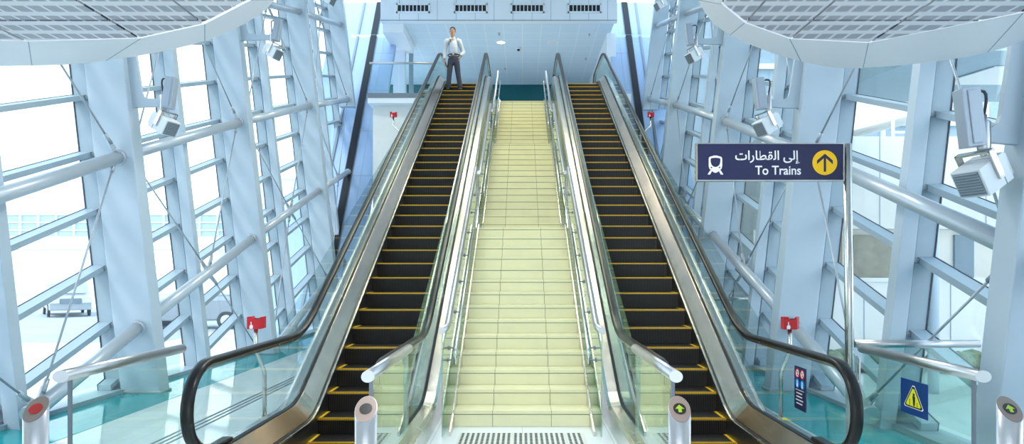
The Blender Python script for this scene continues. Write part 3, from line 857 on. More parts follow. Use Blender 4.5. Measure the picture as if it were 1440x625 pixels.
# ------------------------------------------------------------------ low glass balustrades at the foot
def balustrade(x, lab, far=5.92, near=4.36, sign=False):
    t = thing('balustrade', lab, 'balustrade', (x, (far + near) / 2, 0), 'glass balustrades at the foot of the escalators')
    z = 1.004; sg = 1 if x > 0 else -1
    m = M(); m.tube([(x, near, z), (x, far, z)], .040, 'steel_satin', 24, 'lamp_white')
    # oblique end cut
    for v in m.bm.verts:
        if abs(v.co.y - near) < .01: v.co.y += sg * (x * 0 + (v.co.x - x)) * -.5
    m.build('top_rail', t)
    m = M(); m.box(x - .007, x + .007, near + .10, far - .04, .0, z - .035, 'rail_glass'); m.build('glass_panel', t)
    m = M(); m.box(x - .012, x + .012, near + .085, near + .10, 0, z - .03, 'bracket_dark'); m.build('edge_post', t)
    m = M(); m.box(x - .03, x + .03, near + .05, far, 0.0, .05, 'steel'); m.build('base_shoe', t)
    return t
balustrade(-3.01, 'outer left low glass balustrade with steel rail beside the red lamp bollard')
balustrade(-1.005, 'inner left low glass balustrade with steel rail beside the unlit bollard')
balustrade(1.005, 'inner right low glass balustrade with steel rail between stairs and right escalator')
balustrade(3.01, 'outer right low glass balustrade carrying the blue warning sign')
# cross barriers of glass on the right
def barrier(x0, x1, y, z, lab):
    t = thing('glass_barrier', lab, 'barrier', ((x0 + x1) / 2, y, 0))
    m = M(); m.tube([(x0, y, z), (x1, y, z)], .036, 'steel_satin', 20); m.build('top_rail', t)
    m = M(); m.box(x0 + .08, x1 - .05, y - .006, y + .006, .0, z - .03, 'rail_glass'); m.build('glass_panel', t)
barrier(3.03, 4.17, 6.10, 1.025, 'glass barrier with steel rail from sign pole to right glass wall')
barrier(3.36, 4.12, 12.0, 1.18, 'small far glass barrier behind the right escalator handrail')

# warning sign on the outer right balustrade
def warning_sign(x, y0, y1, z0, z1):
    t = thing('warning_sign', 'blue sign with yellow warning triangle on the right glass balustrade', 'sign', (x, (y0 + y1) / 2, z0))
    xf = x - .013
    m = M(); m.box(xf, x - .0075, y0, y1, z0, z1, 'sign_blue'); m.build('board', t)
    w, h = y1 - y0, z1 - z0
    C = lambda u, v, e=0.: (xf - e, y1 - u * w, z0 + v * h)
    def tri(g): cu, cv = .5, .46; return [C(cu + (u - cu) * g, cv + (v - cv) * g) for u, v in ((.18, .20), (.82, .20), (.86, .25), (.54, .86), (.46, .86), (.14, .25))]
    for nm_, g, mt, e in (('white_edge', 1.0, 'white_paint', .0), ('black_edge', .92, 'black', .001), ('triangle', .76, 'warn_yellow', .002)):
        m = M(); m.prism([(p[0] - e, p[1], p[2]) for p in tri(g)], (-.001, 0, 0), mt); m.build(nm_, t)
    m = M(); m.disc(C(.52, .60, .003), .012, (0, -1, 0), (0, 0, 1), 'black', 14, (-.001, 0, 0))
    m.prism([C(.47, .555, .003), C(.57, .555, .003), C(.57, .42, .003), C(.555, .28, .003), C(.50, .28, .003), C(.49, .42, .003)], (-.001, 0, 0), 'black')
    m.prism([C(.36, .46, .003), C(.375, .46, .003), C(.375, .27, .003), C(.36, .27, .003)], (-.001, 0, 0), 'black')
    m.prism([C(.64, .40, .003), C(.655, .40, .003), C(.655, .27, .003), C(.64, .27, .003)], (-.001, 0, 0), 'black')
    m.build('figure', t)
warning_sign(3.01, 4.94, 5.29, .585, .85)

# ------------------------------------------------------------------ bollards
def bollard(x, lamp, lab):
    y, zc, r = 4.05, .856, .0665
    t = thing('bollard', lab, 'bollard', (x, y, 0), 'escalator indicator bollards')
    m = M(); seg = 32; s_ = 1.02
    lo = [m.bm.verts.new((x + r * math.cos(2 * PI * k / seg), y + r * math.sin(2 * PI * k / seg), 0)) for k in range(seg)]
    hi = [m.bm.verts.new((x + r * math.cos(2 * PI * k / seg), y + r * math.sin(2 * PI * k / seg), zc + s_ * r * math.sin(2 * PI * k / seg))) for k in range(seg)]
    for k in range(seg): m.quadface([lo[k], lo[(k + 1) % seg], hi[(k + 1) % seg], hi[k]], 'steel_satin', True)
    m.quadface(lo[::-1], 'steel_satin'); m.quadface(hi, 'steel_satin'); m.build('body', t)
    n = Vector((0, -s_, 1)).normalized(); V = Vector((0, 1, s_)).normalized(); U = Vector((1, 0, 0))
    c = Vector((x, y, zc))
    m = M()
    q = math.sqrt(1 + s_ * s_)
    pts = [c + U * r * .97 * math.cos(2 * PI * k / 32) + V * q * r * .97 * math.sin(2 * PI * k / 32) for k in range(32)]
    m.prism(pts, n * .003, 'bollard_face'); m.build('face_plate', t)
    m = M(); m.disc(c + n * .003, r * .58, U, V, 'lamp_red' if lamp == 'red' else 'lamp_off', 28, n * .003); m.build('lamp', t)
    if lamp == 'green':
        m = M(); g = r * .52; c2 = c + n * .0062
        A = [(-.30, -.75), (.30, -.75), (.30, -.05), (.80, -.05), (0, .80), (-.80, -.05), (-.30, -.05)]
        m.prism([c2 + U * a * g + V * b * g for a, b in A], n * .001, 'lamp_green'); m.build('arrow', t)
bollard(-2.945, 'red', 'slant-topped steel bollard with a red lamp at far left')
bollard(-.945, 'off', 'slant-topped steel bollard with a dark lamp before the left escalator')
bollard(.955, 'green', 'slant-topped steel bollard with a green arrow before the right escalator')
bollard(2.955, 'green', 'slant-topped steel bollard with a green arrow at far right')

# ------------------------------------------------------------------ direction sign on its pole
t = thing('direction_sign', 'navy sign reading To Trains with arrow on a steel pole', 'sign', (2.96, 6.05, 0))
m = M(); m.tube([(2.975, 6.05, 0), (2.945, 6.05, 2.84)], .038, 'steel', 20); m.lathe([(.08, 0), (.08, .012), (.04, .02)], (2.975, 6.05, 0), 'steel'); m.build('pole', t)
m = M(); m.tube([(3.02, 6.03, .93), (3.045, 6.03, .90), (3.045, 6.03, .70), (3.02, 6.03, .67), (2.97, 6.03, .66)], .008, 'steel', 8); m.build('hook', t)
sx0, sx1, sz0, sz1 = 1.583, 2.895, 2.513, 2.836
m = M(); m.box(sx0, sx1, 6.03, 6.07, sz0, sz1, 'sign_navy'); m.build('board', t)
m = M()
m.box(sx0 - .012, sx0, 6.022, 6.078, sz0 - .012, sz1 + .008, 'steel'); m.box(sx1, sx1 + .012, 6.022, 6.078, sz0 - .012, sz1 + .008, 'steel')
m.box(sx0, sx1, 6.022, 6.078, sz0 - .012, sz0, 'steel'); m.box(sx0, sx1, 6.022, 6.078, sz1, sz1 + .008, 'steel'); m.build('frame', t)
m = M(); m.box(sx1 + .012, 2.93, 6.035, 6.065, sz1 - .06, sz1 - .03, 'bracket_dark'); m.box(sx1 + .012, 2.93, 6.035, 6.065, sz0 + .02, sz0 + .05, 'bracket_dark'); m.build('clamp', t)
W, Hh = sx1 - sx0, sz1 - sz0
# photo crop: board spans x 75..1328, y 52..358
def SP(px, py, e=0.): return Vector((sx0 + (px - 75) / 1253 * W, 6.03 - e, sz1 - (py - 52) / 306 * Hh))
u_ = W / 1253
m = M(); c = SP(1172, 210); m.disc(c, 107 * u_, (1, 0, 0), (0, 0, 1), 'sign_yellow', 40, (0, -.002, 0)); m.build('roundel', t)
m = M()
ar = [(1172, 134), (1240, 192), (1240, 224), (1182, 172), (1182, 288), (1162, 288), (1162, 172), (1104, 224), (1104, 192)]
m.prism([SP(a, b, .002) for a, b in ar], (0, -.0015, 0), 'sign_navy'); m.build('arrow', t)
# train pictogram
m = M()
body = [(172, 178), (176, 164), (190, 157), (206, 155), (212, 150), (248, 150), (254, 155), (270, 157), (284, 164), (288, 178), (288, 238), (282, 262), (262, 280), (246, 292), (230, 298), (214, 292), (198, 280), (178, 262), (172, 238)]
m.prism([SP(a, b) for a, b in body], (0, -.0015, 0), 'white_paint')
win = [(188, 180), (194, 172), (230, 168), (266, 172), (272, 180), (272, 205), (262, 232), (246, 244), (230, 248), (214, 244), (198, 232), (188, 205)]
m.prism([SP(a, b, .0015) for a, b in win], (0, -.0010, 0), 'sign_navy')
for a in (195, 265): m.disc(SP(a, 252, .0015), 7 * u_, (1, 0, 0), (0, 0, 1), 'sign_navy', 14, (0, -.001, 0))
for s_ in (-1, 1):
    m.prism([SP(230 + s_ * a, b) for a, b in ((30, 282), (44, 274), (68, 312), (46, 312))], (0, -.0015, 0), 'white_paint')
m.build('train_symbol', t)
RX = Matrix.Rotation(PI / 2, 4, 'X')
def place_text(body, x0, x1, base_y, cap, name):
    """fit lettering so that it spans x0..x1 of the board crop with its baseline at base_y"""
    def meshed(txt):
        c = bpy.data.curves.new('lettering', 'FONT'); c.body = txt; c.size = 1; c.extrude = .004; c.offset = .014
        q = bpy.data.objects.new('lettering', c); COL.objects.link(q); bpy.context.view_layer.update()
        r = bpy.data.meshes.new_from_object(q.evaluated_get(bpy.context.evaluated_depsgraph_get())); bpy.data.objects.remove(q); return r
    right = lambda r: max(v.co.x for v in r.vertices)
    bar = right(meshed('|')); bm = bmesh.new()
    for i, ch in enumerate(body):
        if ch == ' ': continue
        adv = right(meshed(body[:i] + '|')) - bar if i else 0.
        g = meshed(ch); g.transform(Matrix.Translation((adv, 0, 0))); bm.from_mesh(g)
    me = bpy.data.meshes.new(name); bm.to_mesh(me); bm.free(); me.materials.append(MATS['white_paint'])
    o = bpy.data.objects.new(name, me); COL.objects.link(o); o.parent = t; o['_o'] = t['_o']
    o_off = Vector(t['_o'])
    xs = [v.co.x for v in me.vertices]; ys = [v.co.y for v in me.vertices]
    sx = (x1 - x0) * u_ / (max(xs) - min(xs))
    P = SP(x0, base_y, .001)
    sy = cap / (max(ys)) * u_
    for v in me.vertices:
        x, y, z = v.co
        v.co = Vector((P.x + (x - min(xs)) * sx, P.y - .0005 - (z > 0) * .0012, P.z + y * sy)) - o_off
    return o
place_text('To Trains', 572, 966, 312, 76, 'lettering')
place_text('\uFE95\uFE8D\uFEAD\uFE8E\uFEC4\uFED8\uFEDF\uFE8D \uFEF0\uFEDF\uFE87', 400, 962, 186, 80, 'lettering')

# ------------------------------------------------------------------ emergency stop posts
def stop_post(x, y, z0, ztop_, dx, lab):
    t = thing('emergency_stop', lab, 'emergency button', (x, y, z0), 'red emergency stops beside the escalators')
    m = M()
    xt = x + dx
    m.tube([(x, y, z0), (x, y, z0 + .52), (x + dx * .2, y, z0 + .58), (x + dx * .8, y, z0 + .72), (xt, y, z0 + .78), (xt, y, ztop_ - .06)], .024, 'steel', 14)
    m.lathe([(.065, 0), (.065, .025), (.03, .03)], (x, y, z0), 'steel', 18); m.build('pole', t)
    m = M(); z = ztop_ - .075
    m.box(xt - .085, xt + .06, y - .05, y + .05, z, z + .115, 'red_paint')
    m.prism([(xt - .085, y - .05, z + .115), (xt - .02, y - .05, z + .115), (xt - .035, y - .05, z + .145), (xt - .085, y - .05, z + .14)], (0, .10, 0), 'red_paint')
    m.prism([(xt + .060, y - .05, z), (xt + .10, y - .02, z + .01), (xt + .10, y - .02, z + .145), (xt + .060, y - .05, z + .135)], (0, .07, 0), 'red_paint')
    m.build('housing', t, bevel=.004)
    m = M(); m.box(xt - .01, xt + .05, y - .03, y + .04, z + .115, z + .122, 'black'); m.build('push_button', t)
    m = M()
    m.prism([(xt - .035 + a * .03, y - .0505, z + b * .1) for a, b in ((-.6, .05), (.6, .05), (.75, .35), (.55, .5), (.2, .5), (.2, .85), (-.15, .85), (-.15, .5), (-.6, .4))], (0, -.001, 0), 'white_paint')
    m.build('hand_symbol', t)
stop_post(-2.945, 7.65, 0, 1.10, -.10, 'red emergency stop on a bent pole beside the foot of the left escalator')
stop_post(2.945, 7.60, 0, 1.10, .10, 'red emergency stop on a bent pole beside the foot of the right escalator')
stop_post(-3.30, 18.6, 4.93, 6.03, -.28, 'small distant red emergency stop by the upper left escalator')
stop_post(3.30, 18.6, 4.93, 6.03, .28, 'small distant red emergency stop by the upper right escalator')
for sg in (-1, 1):
    m = M(); m.box(*sorted((sg * 2.632, sg * 3.40)), 18.5, 18.72, 4.88, 4.93, 'steel')
    m.prism([(sg * 2.632, 18.56, 4.6), (sg * 3.35, 18.56, 4.88), (sg * 2.632, 18.56, 4.88)], (0, .1, 0), 'steel')
    tag(m.build('wall_bracket'), ('left' if sg < 0 else 'right') + ' steel bracket under the distant emergency stop post', 'bracket')

# ------------------------------------------------------------------ floodlights on column brackets
def floodlight(sd, y, z, reach, lab, yaw=0.):
    sg = sd.sg; xc = sd.x(z); xe = xc - sg * reach
    t = thing('floodlight', lab, 'floodlight', (xc, y + .13, z), 'bracket floodlights on the columns')
    yy = y + .11
    # arm bracket: plate on the column's inner face with a rounded knee
    m = M()
    xf = lambda zz, d: sd.x(zz, 0) - sg * d
    out = [(xf(z - .07, .0), z - .07), (xe, z - .05), (xe, z + .05), (xf(z, .20), z + .06), (xf(z, .15), z + .09), (xf(z, .13), z + .15), (xf(z + .9, .12), z + .9), (xf(z + .9, .0), z + .9)]
    m.prism([(a, yy, b) for a, b in out], (0, .05, 0), 'painted_steel'); m.build('arm', t)
    m = M(); m.lathe([(.042, -.11), (.046, -.10), (.046, .10), (.038, .11), (.02, .12), (.02, .16)], (xe, yy + .02, z), 'steel_satin', 20); m.build('swivel', t)
    # slim ballast blade standing beside the swivel
    R_ = Matrix.Translation((xe - .15, yy - .04, z + .12)) @ Matrix.Rotation(yaw, 4, 'Z') @ Matrix.Rotation(.12 * (1 if sg < 0 else -1), 4, 'Y')
    if sg < 0: R_ = Matrix.Translation((xe + .13, yy - .04, z + .12)) @ Matrix.Rotation(yaw, 4, 'Z') @ Matrix.Rotation(.14, 4, 'Y')
    m = M(); m.box(-.07, .07, -.06, .06, -.22, .22, 'lamp_grey', R_); m.box(-.035, .035, -.07, -.06, -.20, .20, 'lamp_grey', R_); m.build('ballast', t, bevel=.01)
    # flood head below
    fd = Vector((-sg * .80, -.24, -.50)).normalized()      # where the lamp points
    ay = -fd; ax_ = ay.cross(Vector((0, 0, 1))).normalized(); az = ax_.cross(ay).normalized()
    Q = Matrix.Translation((xe - sg * .02, yy + .0, z - .30)) @ Matrix(((ax_.x, ay.x, az.x, 0), (ax_.y, ay.y, az.y, 0), (ax_.z, ay.z, az.z, 0), (0, 0, 0, 1))) @ Matrix.Scale(.86, 4)
    m = M(); m.box(-.14, .14, -.18, .14, -.13, .13, 'lamp_white', Q); m.box(-.115, .115, .14, .19, -.105, .105, 'lamp_white', Q)
    m.box(-.143, .143, .035, .05, -.133, .133, 'bracket_dark', Q)
    m.build('lamp_head', t, bevel=.008)
    m = M()
    m.box(-.12, .12, -.188, -.18, -.11, .11, 'bracket_dark', Q)
    for k in range(9): m.box(-.115, .115, -.20, -.188, -.105 + .0256 * k, -.098 + .0256 * k, 'lamp_grey', Q)
    m.build('louvre', t)
    m = M(); m.tube([(xe, yy + .02, z - .11), (xe, yy + .02, z - .17)], .02, 'steel', 8)
    m.box(-.165, -.145, -.03, .03, -.05, .22, 'steel', Q); m.box(.145, .165, -.03, .03, -.05, .22, 'steel', Q); m.box(-.165, .165, -.03, .03, .20, .22, 'steel', Q); m.build('yoke', t)
    bx = (R_ @ Vector((0, .06, .15))); bx2 = (R_ @ Vector((0, .075, -.02)))
    m = M(); dx = xe - bx.x
    pts = [bx]
    for i in range(1, 8):
        f = i / 8; pts.append(bx.lerp(Vector((xe, yy + .02, z + .16)), f) + Vector((dx * .5 * math.sin(PI * f), 0, .12 * math.sin(PI * f))))
    pts.append(Vector((xe, yy + .02, z + .16)))
    m.tube(pts, .011, 'cable', 8); m.build('cable', t)
floodlight(L, 9.18, 4.03, .42, 'floodlight on the nearest broad column of the left glass wall')
floodlight(L, 13.42, 6.42, .62, 'floodlight on the second broad column of the left glass wall, under the brace tube')
floodlight(L, 18.4, 9.50, .66, 'floodlight at the top edge on the third left column')
floodlight(R, 4.94, 2.72, .25, 'large near floodlight hanging at the far right edge')
floodlight(R, 9.30, 4.05, .42, 'floodlight above the blue direction sign on the right wall')
floodlight(R, 13.75, 6.45, .56, 'floodlight on the second broad right column, beside the pod edge')
floodlight(R, 18.9, 9.55, .55, 'floodlight at the top edge on the third right column')

# ------------------------------------------------------------------ the man on the left escalator
def skin(name, verts, edges, radii, mat, parent, sub=2, root=0):
    me = bpy.data.meshes.new(name); off = Vector(parent['_o'])
    me.from_pydata([tuple(Vector(v) - off) for v in verts], edges, [])
    o = bpy.data.objects.new(name, me); COL.objects.link(o); o.parent = parent; o['_o'] = parent['_o']
    sk = o.modifiers.new('skin', 'SKIN'); sk.use_smooth_shade = True; sk.branch_smoothing = .3
    lay = me.skin_vertices[0] if me.skin_vertices else None
    if lay is None:
        bm = bmesh.new(); bm.from_mesh(me); bm.verts.layers.skin.verify(); bm.to_mesh(me); bm.free(); lay = me.skin_vertices[0]
    for i, r in enumerate(radii):
        lay.data[i].radius = r if isinstance(r, tuple) else (r, r); lay.data[i].use_root = (i == root)
    ss = o.modifiers.new('sub', 'SUBSURF'); ss.levels = sub; ss.render_levels = sub
    me.materials.append(MATS[mat])
    return o
def person():
    fy, fz = 19.38, znose(19.2) + .004
    cx = -1.995
    t = thing('person', 'man in white shirt and dark trousers standing at the top of the left escalator', 'person', (cx, fy, fz))
    Hs = 1.89 / 1.80
    def P(x, y, z): return (cx + x * Hs, fy + y * Hs, fz + z * Hs)   # x to picture right, -y towards the camera
    V, E, Rr = [], [], []
    def add(p, r, par=None):
        V.append(P(*p)); Rr.append(r); i = len(V) - 1
        if par is not None: E.append((par, i))
        return i
    pel = add((.015, 0, .95), (.095, .07))
    bel = add((.01, -.005, 1.12), (.10, .07), pel)
    che = add((.0, 0, 1.30), (.115, .08), bel)
    sho = add((-.005, .01, 1.42), (.075, .055), che)
    nk = add((-.01, .0, 1.52), .052, sho)
    hd0 = add((-.012, -.02, 1.60), (.062, .078), nk)
    hd1 = add((-.014, -.018, 1.70), (.073, .092), hd0)
    add((-.014, -.01, 1.765), (.05, .062), hd1)
    hips = []
    for s_, kx, kz, ky, ax in ((-1, -.10, .51, -.03, -.135), (1, .135, .51, .0, .205)):
        h = add((s_ * .09 + .01, 0, .86), .070, pel)
        k = add((kx, ky, kz), .055, h)
        ca = add((kx * .97 + ax * .05, ky + .03, kz - .14), .052, k)
        a = add((ax, .03, .10), .036, ca)
        f = add((ax + s_ * .012, -.10, .045), (.038, .028), a)
    # picture-left arm hangs, picture-right arm bent with the hand in the pocket
    def hand(w, d, side, n_fwd, par):
        d = Vector(d).normalized(); sd_ = Vector(side); fw = Vector(n_fwd)
        wv = Vector(w)
        palm = add(tuple(wv + d * .055), (.032, .016), par)
        for q, (off, ln) in enumerate(((-.028, .062), (-.010, .075), (.009, .070), (.027, .055))):
            b0 = add(tuple(wv + d * .095 + fw * off), .0095, palm)
            b1 = add(tuple(wv + d * (.095 + ln * .55) + fw * off + sd_ * .010), .0088, b0)
            add(tuple(wv + d * (.095 + ln) + fw * off + sd_ * .028), .0075, b1)
        th0 = add(tuple(wv + d * .035 - fw * .034), .012, palm); add(tuple(wv + d * .085 - fw * .050 + sd_ * .012), .009, th0)
    s1 = add((-.165, .0, 1.395), .045, sho); e1 = add((-.235, .03, 1.13), .038, s1); w1 = add((-.235, -.035, .89), .028, e1)
    hand((-.235, -.035, .89), (.03, -.10, -1), (1, 0, 0), (0, 1, 0), w1)
    s2 = add((.16, .01, 1.395), .045, sho); e2 = add((.265, .09, 1.14), .038, s2); w2 = add((.195, -.02, .98), .028, e2)
    hand((.195, -.02, .98), (-.25, -.12, -1), (-1, 0, 0), (0, 1, 0), w2)
    skin('body', V, E, Rr, 'skin', t, 2)
    # shirt
    V, E, Rr = [], [], []
    a0 = add((.015, 0, .965), (.150, .112)); a1 = add((.01, -.005, 1.13), (.150, .112), a0); a2 = add((.0, 0, 1.29), (.170, .122), a1); a3 = add((-.005, .01, 1.42), (.125, .092), a2)
    add((-.01, .004, 1.505), (.064, .066), a3)
    sh = skin('shirt', V, E, Rr, 'shirt', t, 2)
    for pts in (((-.105, .0, 1.435, .070), (-.165, .0, 1.405, .076), (-.200, .010, 1.32, .068), (-.225, .02, 1.22, .061), (-.238, .03, 1.12, .056), (-.238, -.0, 1.02, .048), (-.237, -.025, .93, .041), (-.236, -.033, .90, .040)),
                ((.10, .01, 1.435, .070), (.16, .01, 1.405, .076), (.195, .035, 1.32, .068), (.235, .065, 1.22, .062), (.268, .09, 1.13, .058), (.245, .05, 1.07, .052), (.215, .01, 1.02, .044), (.205, -.005, 1.0, .042))):
        m = M(); m.tube([P(*p[:3]) for p in pts], [p[3] * Hs for p in pts], 'shirt', 16)
        c = P(*pts[1][:3]); m.ball(c, .074, .072, .070, 'shirt'); m.build('sleeve', sh)
    m = M()
    for s_ in (-1, 1):
        m.prism([P(-.01 + s_ * .005, -.094, 1.455), P(-.01 + s_ * .050, -.082, 1.50), P(-.01 + s_ * .062, -.052, 1.525), P(-.01 + s_ * .070, -.090, 1.455), P(-.01 + s_ * .035, -.103, 1.43)], (0, -.006, 0), 'shirt')
    m.build('collar', sh)
    m = M(); m.prism([P(-.024, -.088, 1.44), P(.006, -.088, 1.44), P(.012, -.082, 1.475), P(-.030, -.082, 1.475)], (0, -.010, 0), 'skin'); m.build('open_neck', t)
    # trousers
    V, E, Rr = [], [], []
    p0 = add((.015, 0, 1.035), (.168, .128)); p1 = add((.015, 0, .92), (.165, .128), p0)
    for s_, kx, kz, ky, ax in ((-1, -.10, .51, -.03, -.135), (1, .135, .51, .0, .205)):
        h = add((s_ * .088 + .012, 0, .80), (.098, .105), p1); k = add((kx, ky, kz), .080, h); c = add(((kx + ax) / 2, ky + .01, .30), .074, k); add((ax, .02, .075), (.066, .074), c)
    skin('trousers', V, E, Rr, 'trousers', t, 2)
    m = M()
    ring = [Vector(P(.015 + .172 * math.cos(2 * PI * k / 28), .134 * math.sin(2 * PI * k / 28), 1.0)) for k in range(28)]
    for k in range(28):
        j = (k + 1) % 28; z = Vector((0, 0, .034)); c = Vector(P(.015, 0, 1.0)); i1, i2 = ring[k].lerp(c, .06), ring[j].lerp(c, .06)
        m.hexa([ring[k], ring[j], i2, i1, ring[k] + z, ring[j] + z, i2 + z, i1 + z], 'shoe')
    bl = m.build('belt', t)
    q = Vector(P(.015, -.136, 1.0)); m = M(); m.box(q.x - .022, q.x + .022, q.y - .008, q.y + .002, q.z - .002, q.z + .036, 'steel'); m.build('buckle', bl)
    # shoes
    for s_, ax in ((-1, -.135), (1, .205)):
        m = M(); R_ = Matrix.Rotation(-s_ * .18, 3, 'Z')
        c = Vector(P(ax + s_ * .008, -.045, .045))
        m.ball(c, .050, .140, .052, 'shoe', R_); m.ball(c + R_ @ Vector((0, .07, .03)), .044, .062, .050, 'shoe', R_)
        for v in m.bm.verts:
            if v.co.z < fz + .004: v.co.z = fz + .004
        m.build('shoe', t)
    # hair, face
    m = M(); c = Vector(P(-.014, .004, 1.725)); m.ball(c, .085, .103, .085, 'hair')
    for v in m.bm.verts:
        d = v.co - c
        if d.y < -.02 and d.z < .042: v.co = c + Vector((d.x * .86, max(d.y, -.06), max(d.z, .035)))
        elif d.z < -.05: v.co.z = c.z - .05
    m.build('hair', t)
    m = M(); f = lambda x, y, z: Vector(P(-.014 + x, y, z))
    m.prism([f(-.010, -.108, 1.635), f(.010, -.108, 1.635), f(.004, -.108, 1.685), f(-.004, -.108, 1.685)], (0, .02, 0), 'skin')
    m.ball(f(0, -.118, 1.643), .011, .014, .010, 'skin', None, 8, 6); m.build('nose', t)
    for s_ in (-1, 1):
        m = M(); m.ball(f(s_ * .029, -.096, 1.685), .011, .008, .006, 'white_paint', None, 8, 6); m.ball(f(s_ * .029, -.103, 1.685), .005, .003, .005, 'hair', None, 8, 6); m.build('eye', t)
        m = M(); a = f(s_ * .030, -.104, 1.703); m.box(a.x - .017, a.x + .017, a.y - .002, a.y + .012, a.z - .004, a.z + .003, 'hair'); m.build('eyebrow', t)
        m = M(); m.ball(f(s_ * .081, .0, 1.665), .010, .018, .030, 'skin', None, 8, 6); m.build('ear', t)
    m = M(); a = f(0, -.098, 1.612); m.ball(a, .023, .010, .007, 'pict_red' if False else 'bollard_face', None, 10, 6); m.build('mouth', t)
    return t
person()

# ------------------------------------------------------------------ outside
m = M(); m.box(-160, -5.9, -30, 200, -1.0, -.7, 'ground_pale'); m.box(4.45, 120, -30, 200, -1.0, -.7, 'ground_pale'); m.box(-5.9, 4.45, -30, 200, -1.2, -.9, 'ground_pale')
struct(m.build('ground'), 'pale sunlit ground outside', 'ground')
m = M(); m.box(-70, -12, 22, 42, -.7, -.69, 'road'); struct(m.build('road'), 'grey road outside the left glass wall', 'road')
def car(x, y, mat, lab, sc=1., rz=0., suv=True):
    t = thing('car', lab, 'car', (x, y, -.69))
    X = Matrix.Translation((x, y, -.69)) @ Matrix.Rotation(rz, 4, 'Z') @ Matrix.Scale(sc, 4)
    top = 1.78 if suv else 1.45
    side = [(-2.3, .35), (-2.35, .75), (-2.2, 1.0), (-1.2, 1.12), (-.55, top - .06), (.2, top), (1.7, top - .04), (2.2, 1.15), (2.32, .9), (2.3, .35)]
    m = M(); m.prism([(a, -.9, b) for a, b in side], (0, 1.8, 0), mat, X); m.build('body', t, bevel=.06)
    m = M()
    glz = [(-1.05, 1.14), (-.52, top - .14), (1.62, top - .12), (2.0, 1.16)]
    m.prism([(a, -.915, b) for a, b in glz], (0, 1.83, 0), 'car_window', X); m.build('side_window', t)
    m = M(); m.prism([(-1.17, -.75, 1.16), (-1.17, .75, 1.16), (-.60, .68, top - .12), (-.60, -.68, top - .12)], (-.04, 0, .02), 'car_window', X); m.build('windscreen', t)
    for a in (-1.45, 1.45):
        for b in (-.92, .92):
            m = M(); m.tube([X @ Vector((a, b - .11 * (1 if b > 0 else -1), .36)), X @ Vector((a, b, .36))], .36 * sc, 'tyre', 20)
            m.tube([X @ Vector((a, b, .36)), X @ Vector((a, b + .012 * (1 if b > 0 else -1), .36))], .22 * sc, 'steel', 16); m.build('wheel', t)
    m = M()
    for b in (-.68, .68): m.box(-2.40, -2.30, b - .2, b + .2, .72, .92, 'lamp_white', X)
    m.box(-2.39, -2.30, -.45, .45, .68, .95, 'bracket_dark', X); m.build('grille', t)
car(-24.2, 35.5, 'car_white', 'white off-road car outside beyond the nearest left glass bay', 1.0, 2.25)
car(-13.5, 27.5, 'car_silver', 'silver car parked farther off outside the left glass', 1.0, .2, False)
# far viaduct and city behind the left wall
t = thing('viaduct', 'pale elevated railway crossing outside the left glass wall', 'bridge', (-40, 62, -.7))
m = M(); m.box(-120, -9, 60, 66, 3.6, 5.0, 'render_white'); m.build('deck', t)
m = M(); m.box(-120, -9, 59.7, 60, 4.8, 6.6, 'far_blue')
x = -120
while x < -9:
    m.box(x, x + .12, 59.55, 59.7, 4.8, 6.8, 'render_white'); x += 1.6
for z in (5.2, 5.9, 6.6): m.box(-120, -9, 59.6, 59.7, z, z + .1, 'render_white')
m.build('parapet', t)
for x in (-100, -76, -52, -28, -14):
    m = M(); m.box(x, x + 2.4, 61.5, 64.5, -.7, 3.6, 'render_white'); m.build('pier', t)
def tower(x0, x1, y0, y1, h, lab, nx, nz, mat='render_white', wm='far_window', fx=None):
    t = thing('building', lab, 'building', ((x0 + x1) / 2, (y0 + y1) / 2, -.7))
    m = M(); m.box(x0, x1, y0, y1, -.7, h, mat); m.build('wall', t)
    dx = (x1 - x0) / nx; dz = (h - 1) / nz
    for k in range(nz):
        m = M()
        for i in range(nx):
            m.box(x0 + dx * (i + .25), x0 + dx * (i + .75), y0 - .05, y0 + .05, .6 + dz * k + dz * .25, .6 + dz * k + dz * .80, wm)
            for xs, s_ in ((x0, -1), (x1, 1)):
                pass
        m.build('window_row', t)
        m = M(); m.box(x0 - .1, x1 + .1, y0 - .5, y0, .6 + dz * k, .6 + dz * k + .18, mat); m.build('balcony', t)
    return t
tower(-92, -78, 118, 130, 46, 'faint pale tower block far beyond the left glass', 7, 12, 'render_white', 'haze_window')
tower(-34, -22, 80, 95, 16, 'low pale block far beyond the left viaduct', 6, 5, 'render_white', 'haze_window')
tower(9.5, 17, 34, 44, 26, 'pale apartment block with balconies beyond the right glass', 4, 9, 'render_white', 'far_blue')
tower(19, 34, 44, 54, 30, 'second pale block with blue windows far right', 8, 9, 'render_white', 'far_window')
# stone clad annex close outside on the right
t = thing('annex', 'beige stone annex with dark openings outside the right glass', 'building', (10, 18, -.7))
m = M()
m.box(6.1, 18, 17.0, 24, -.7, 1.46, 'render_white'); m.box(6.1, 18, 17.6, 24, 1.46, 2.75, 'stone_wall'); m.box(6.1, 18, 17.0, 24, 2.75, 5.1, 'stone_wall')
for x in [6.4 + 1.35 * k for k in range(9)]: m.box(x - .01, x + .01, 16.99, 17.0, 2.75, 5.1, 'seam')
for x in [6.5 + 2.2 * k for k in range(6)]: m.box(x - .01, x + .01, 16.99, 17.0, -.7, 1.46, 'seam')
m.build('wall', t)
for x0, x1, mt in ((8.7, 9.7, 'brown_blind'), (11.35, 11.85, 'far_window'), (7.6, 8.4, 'brown_blind')):
    m = M(); m.box(x0, x1, 17.52, 17.62, 1.46, 2.62, mt)
    m.build('opening', t)
m = M(); m.box(6.1, 18, 16.9, 17.0, 1.40, 1.50, 'render_white'); m.build('ledge', t)
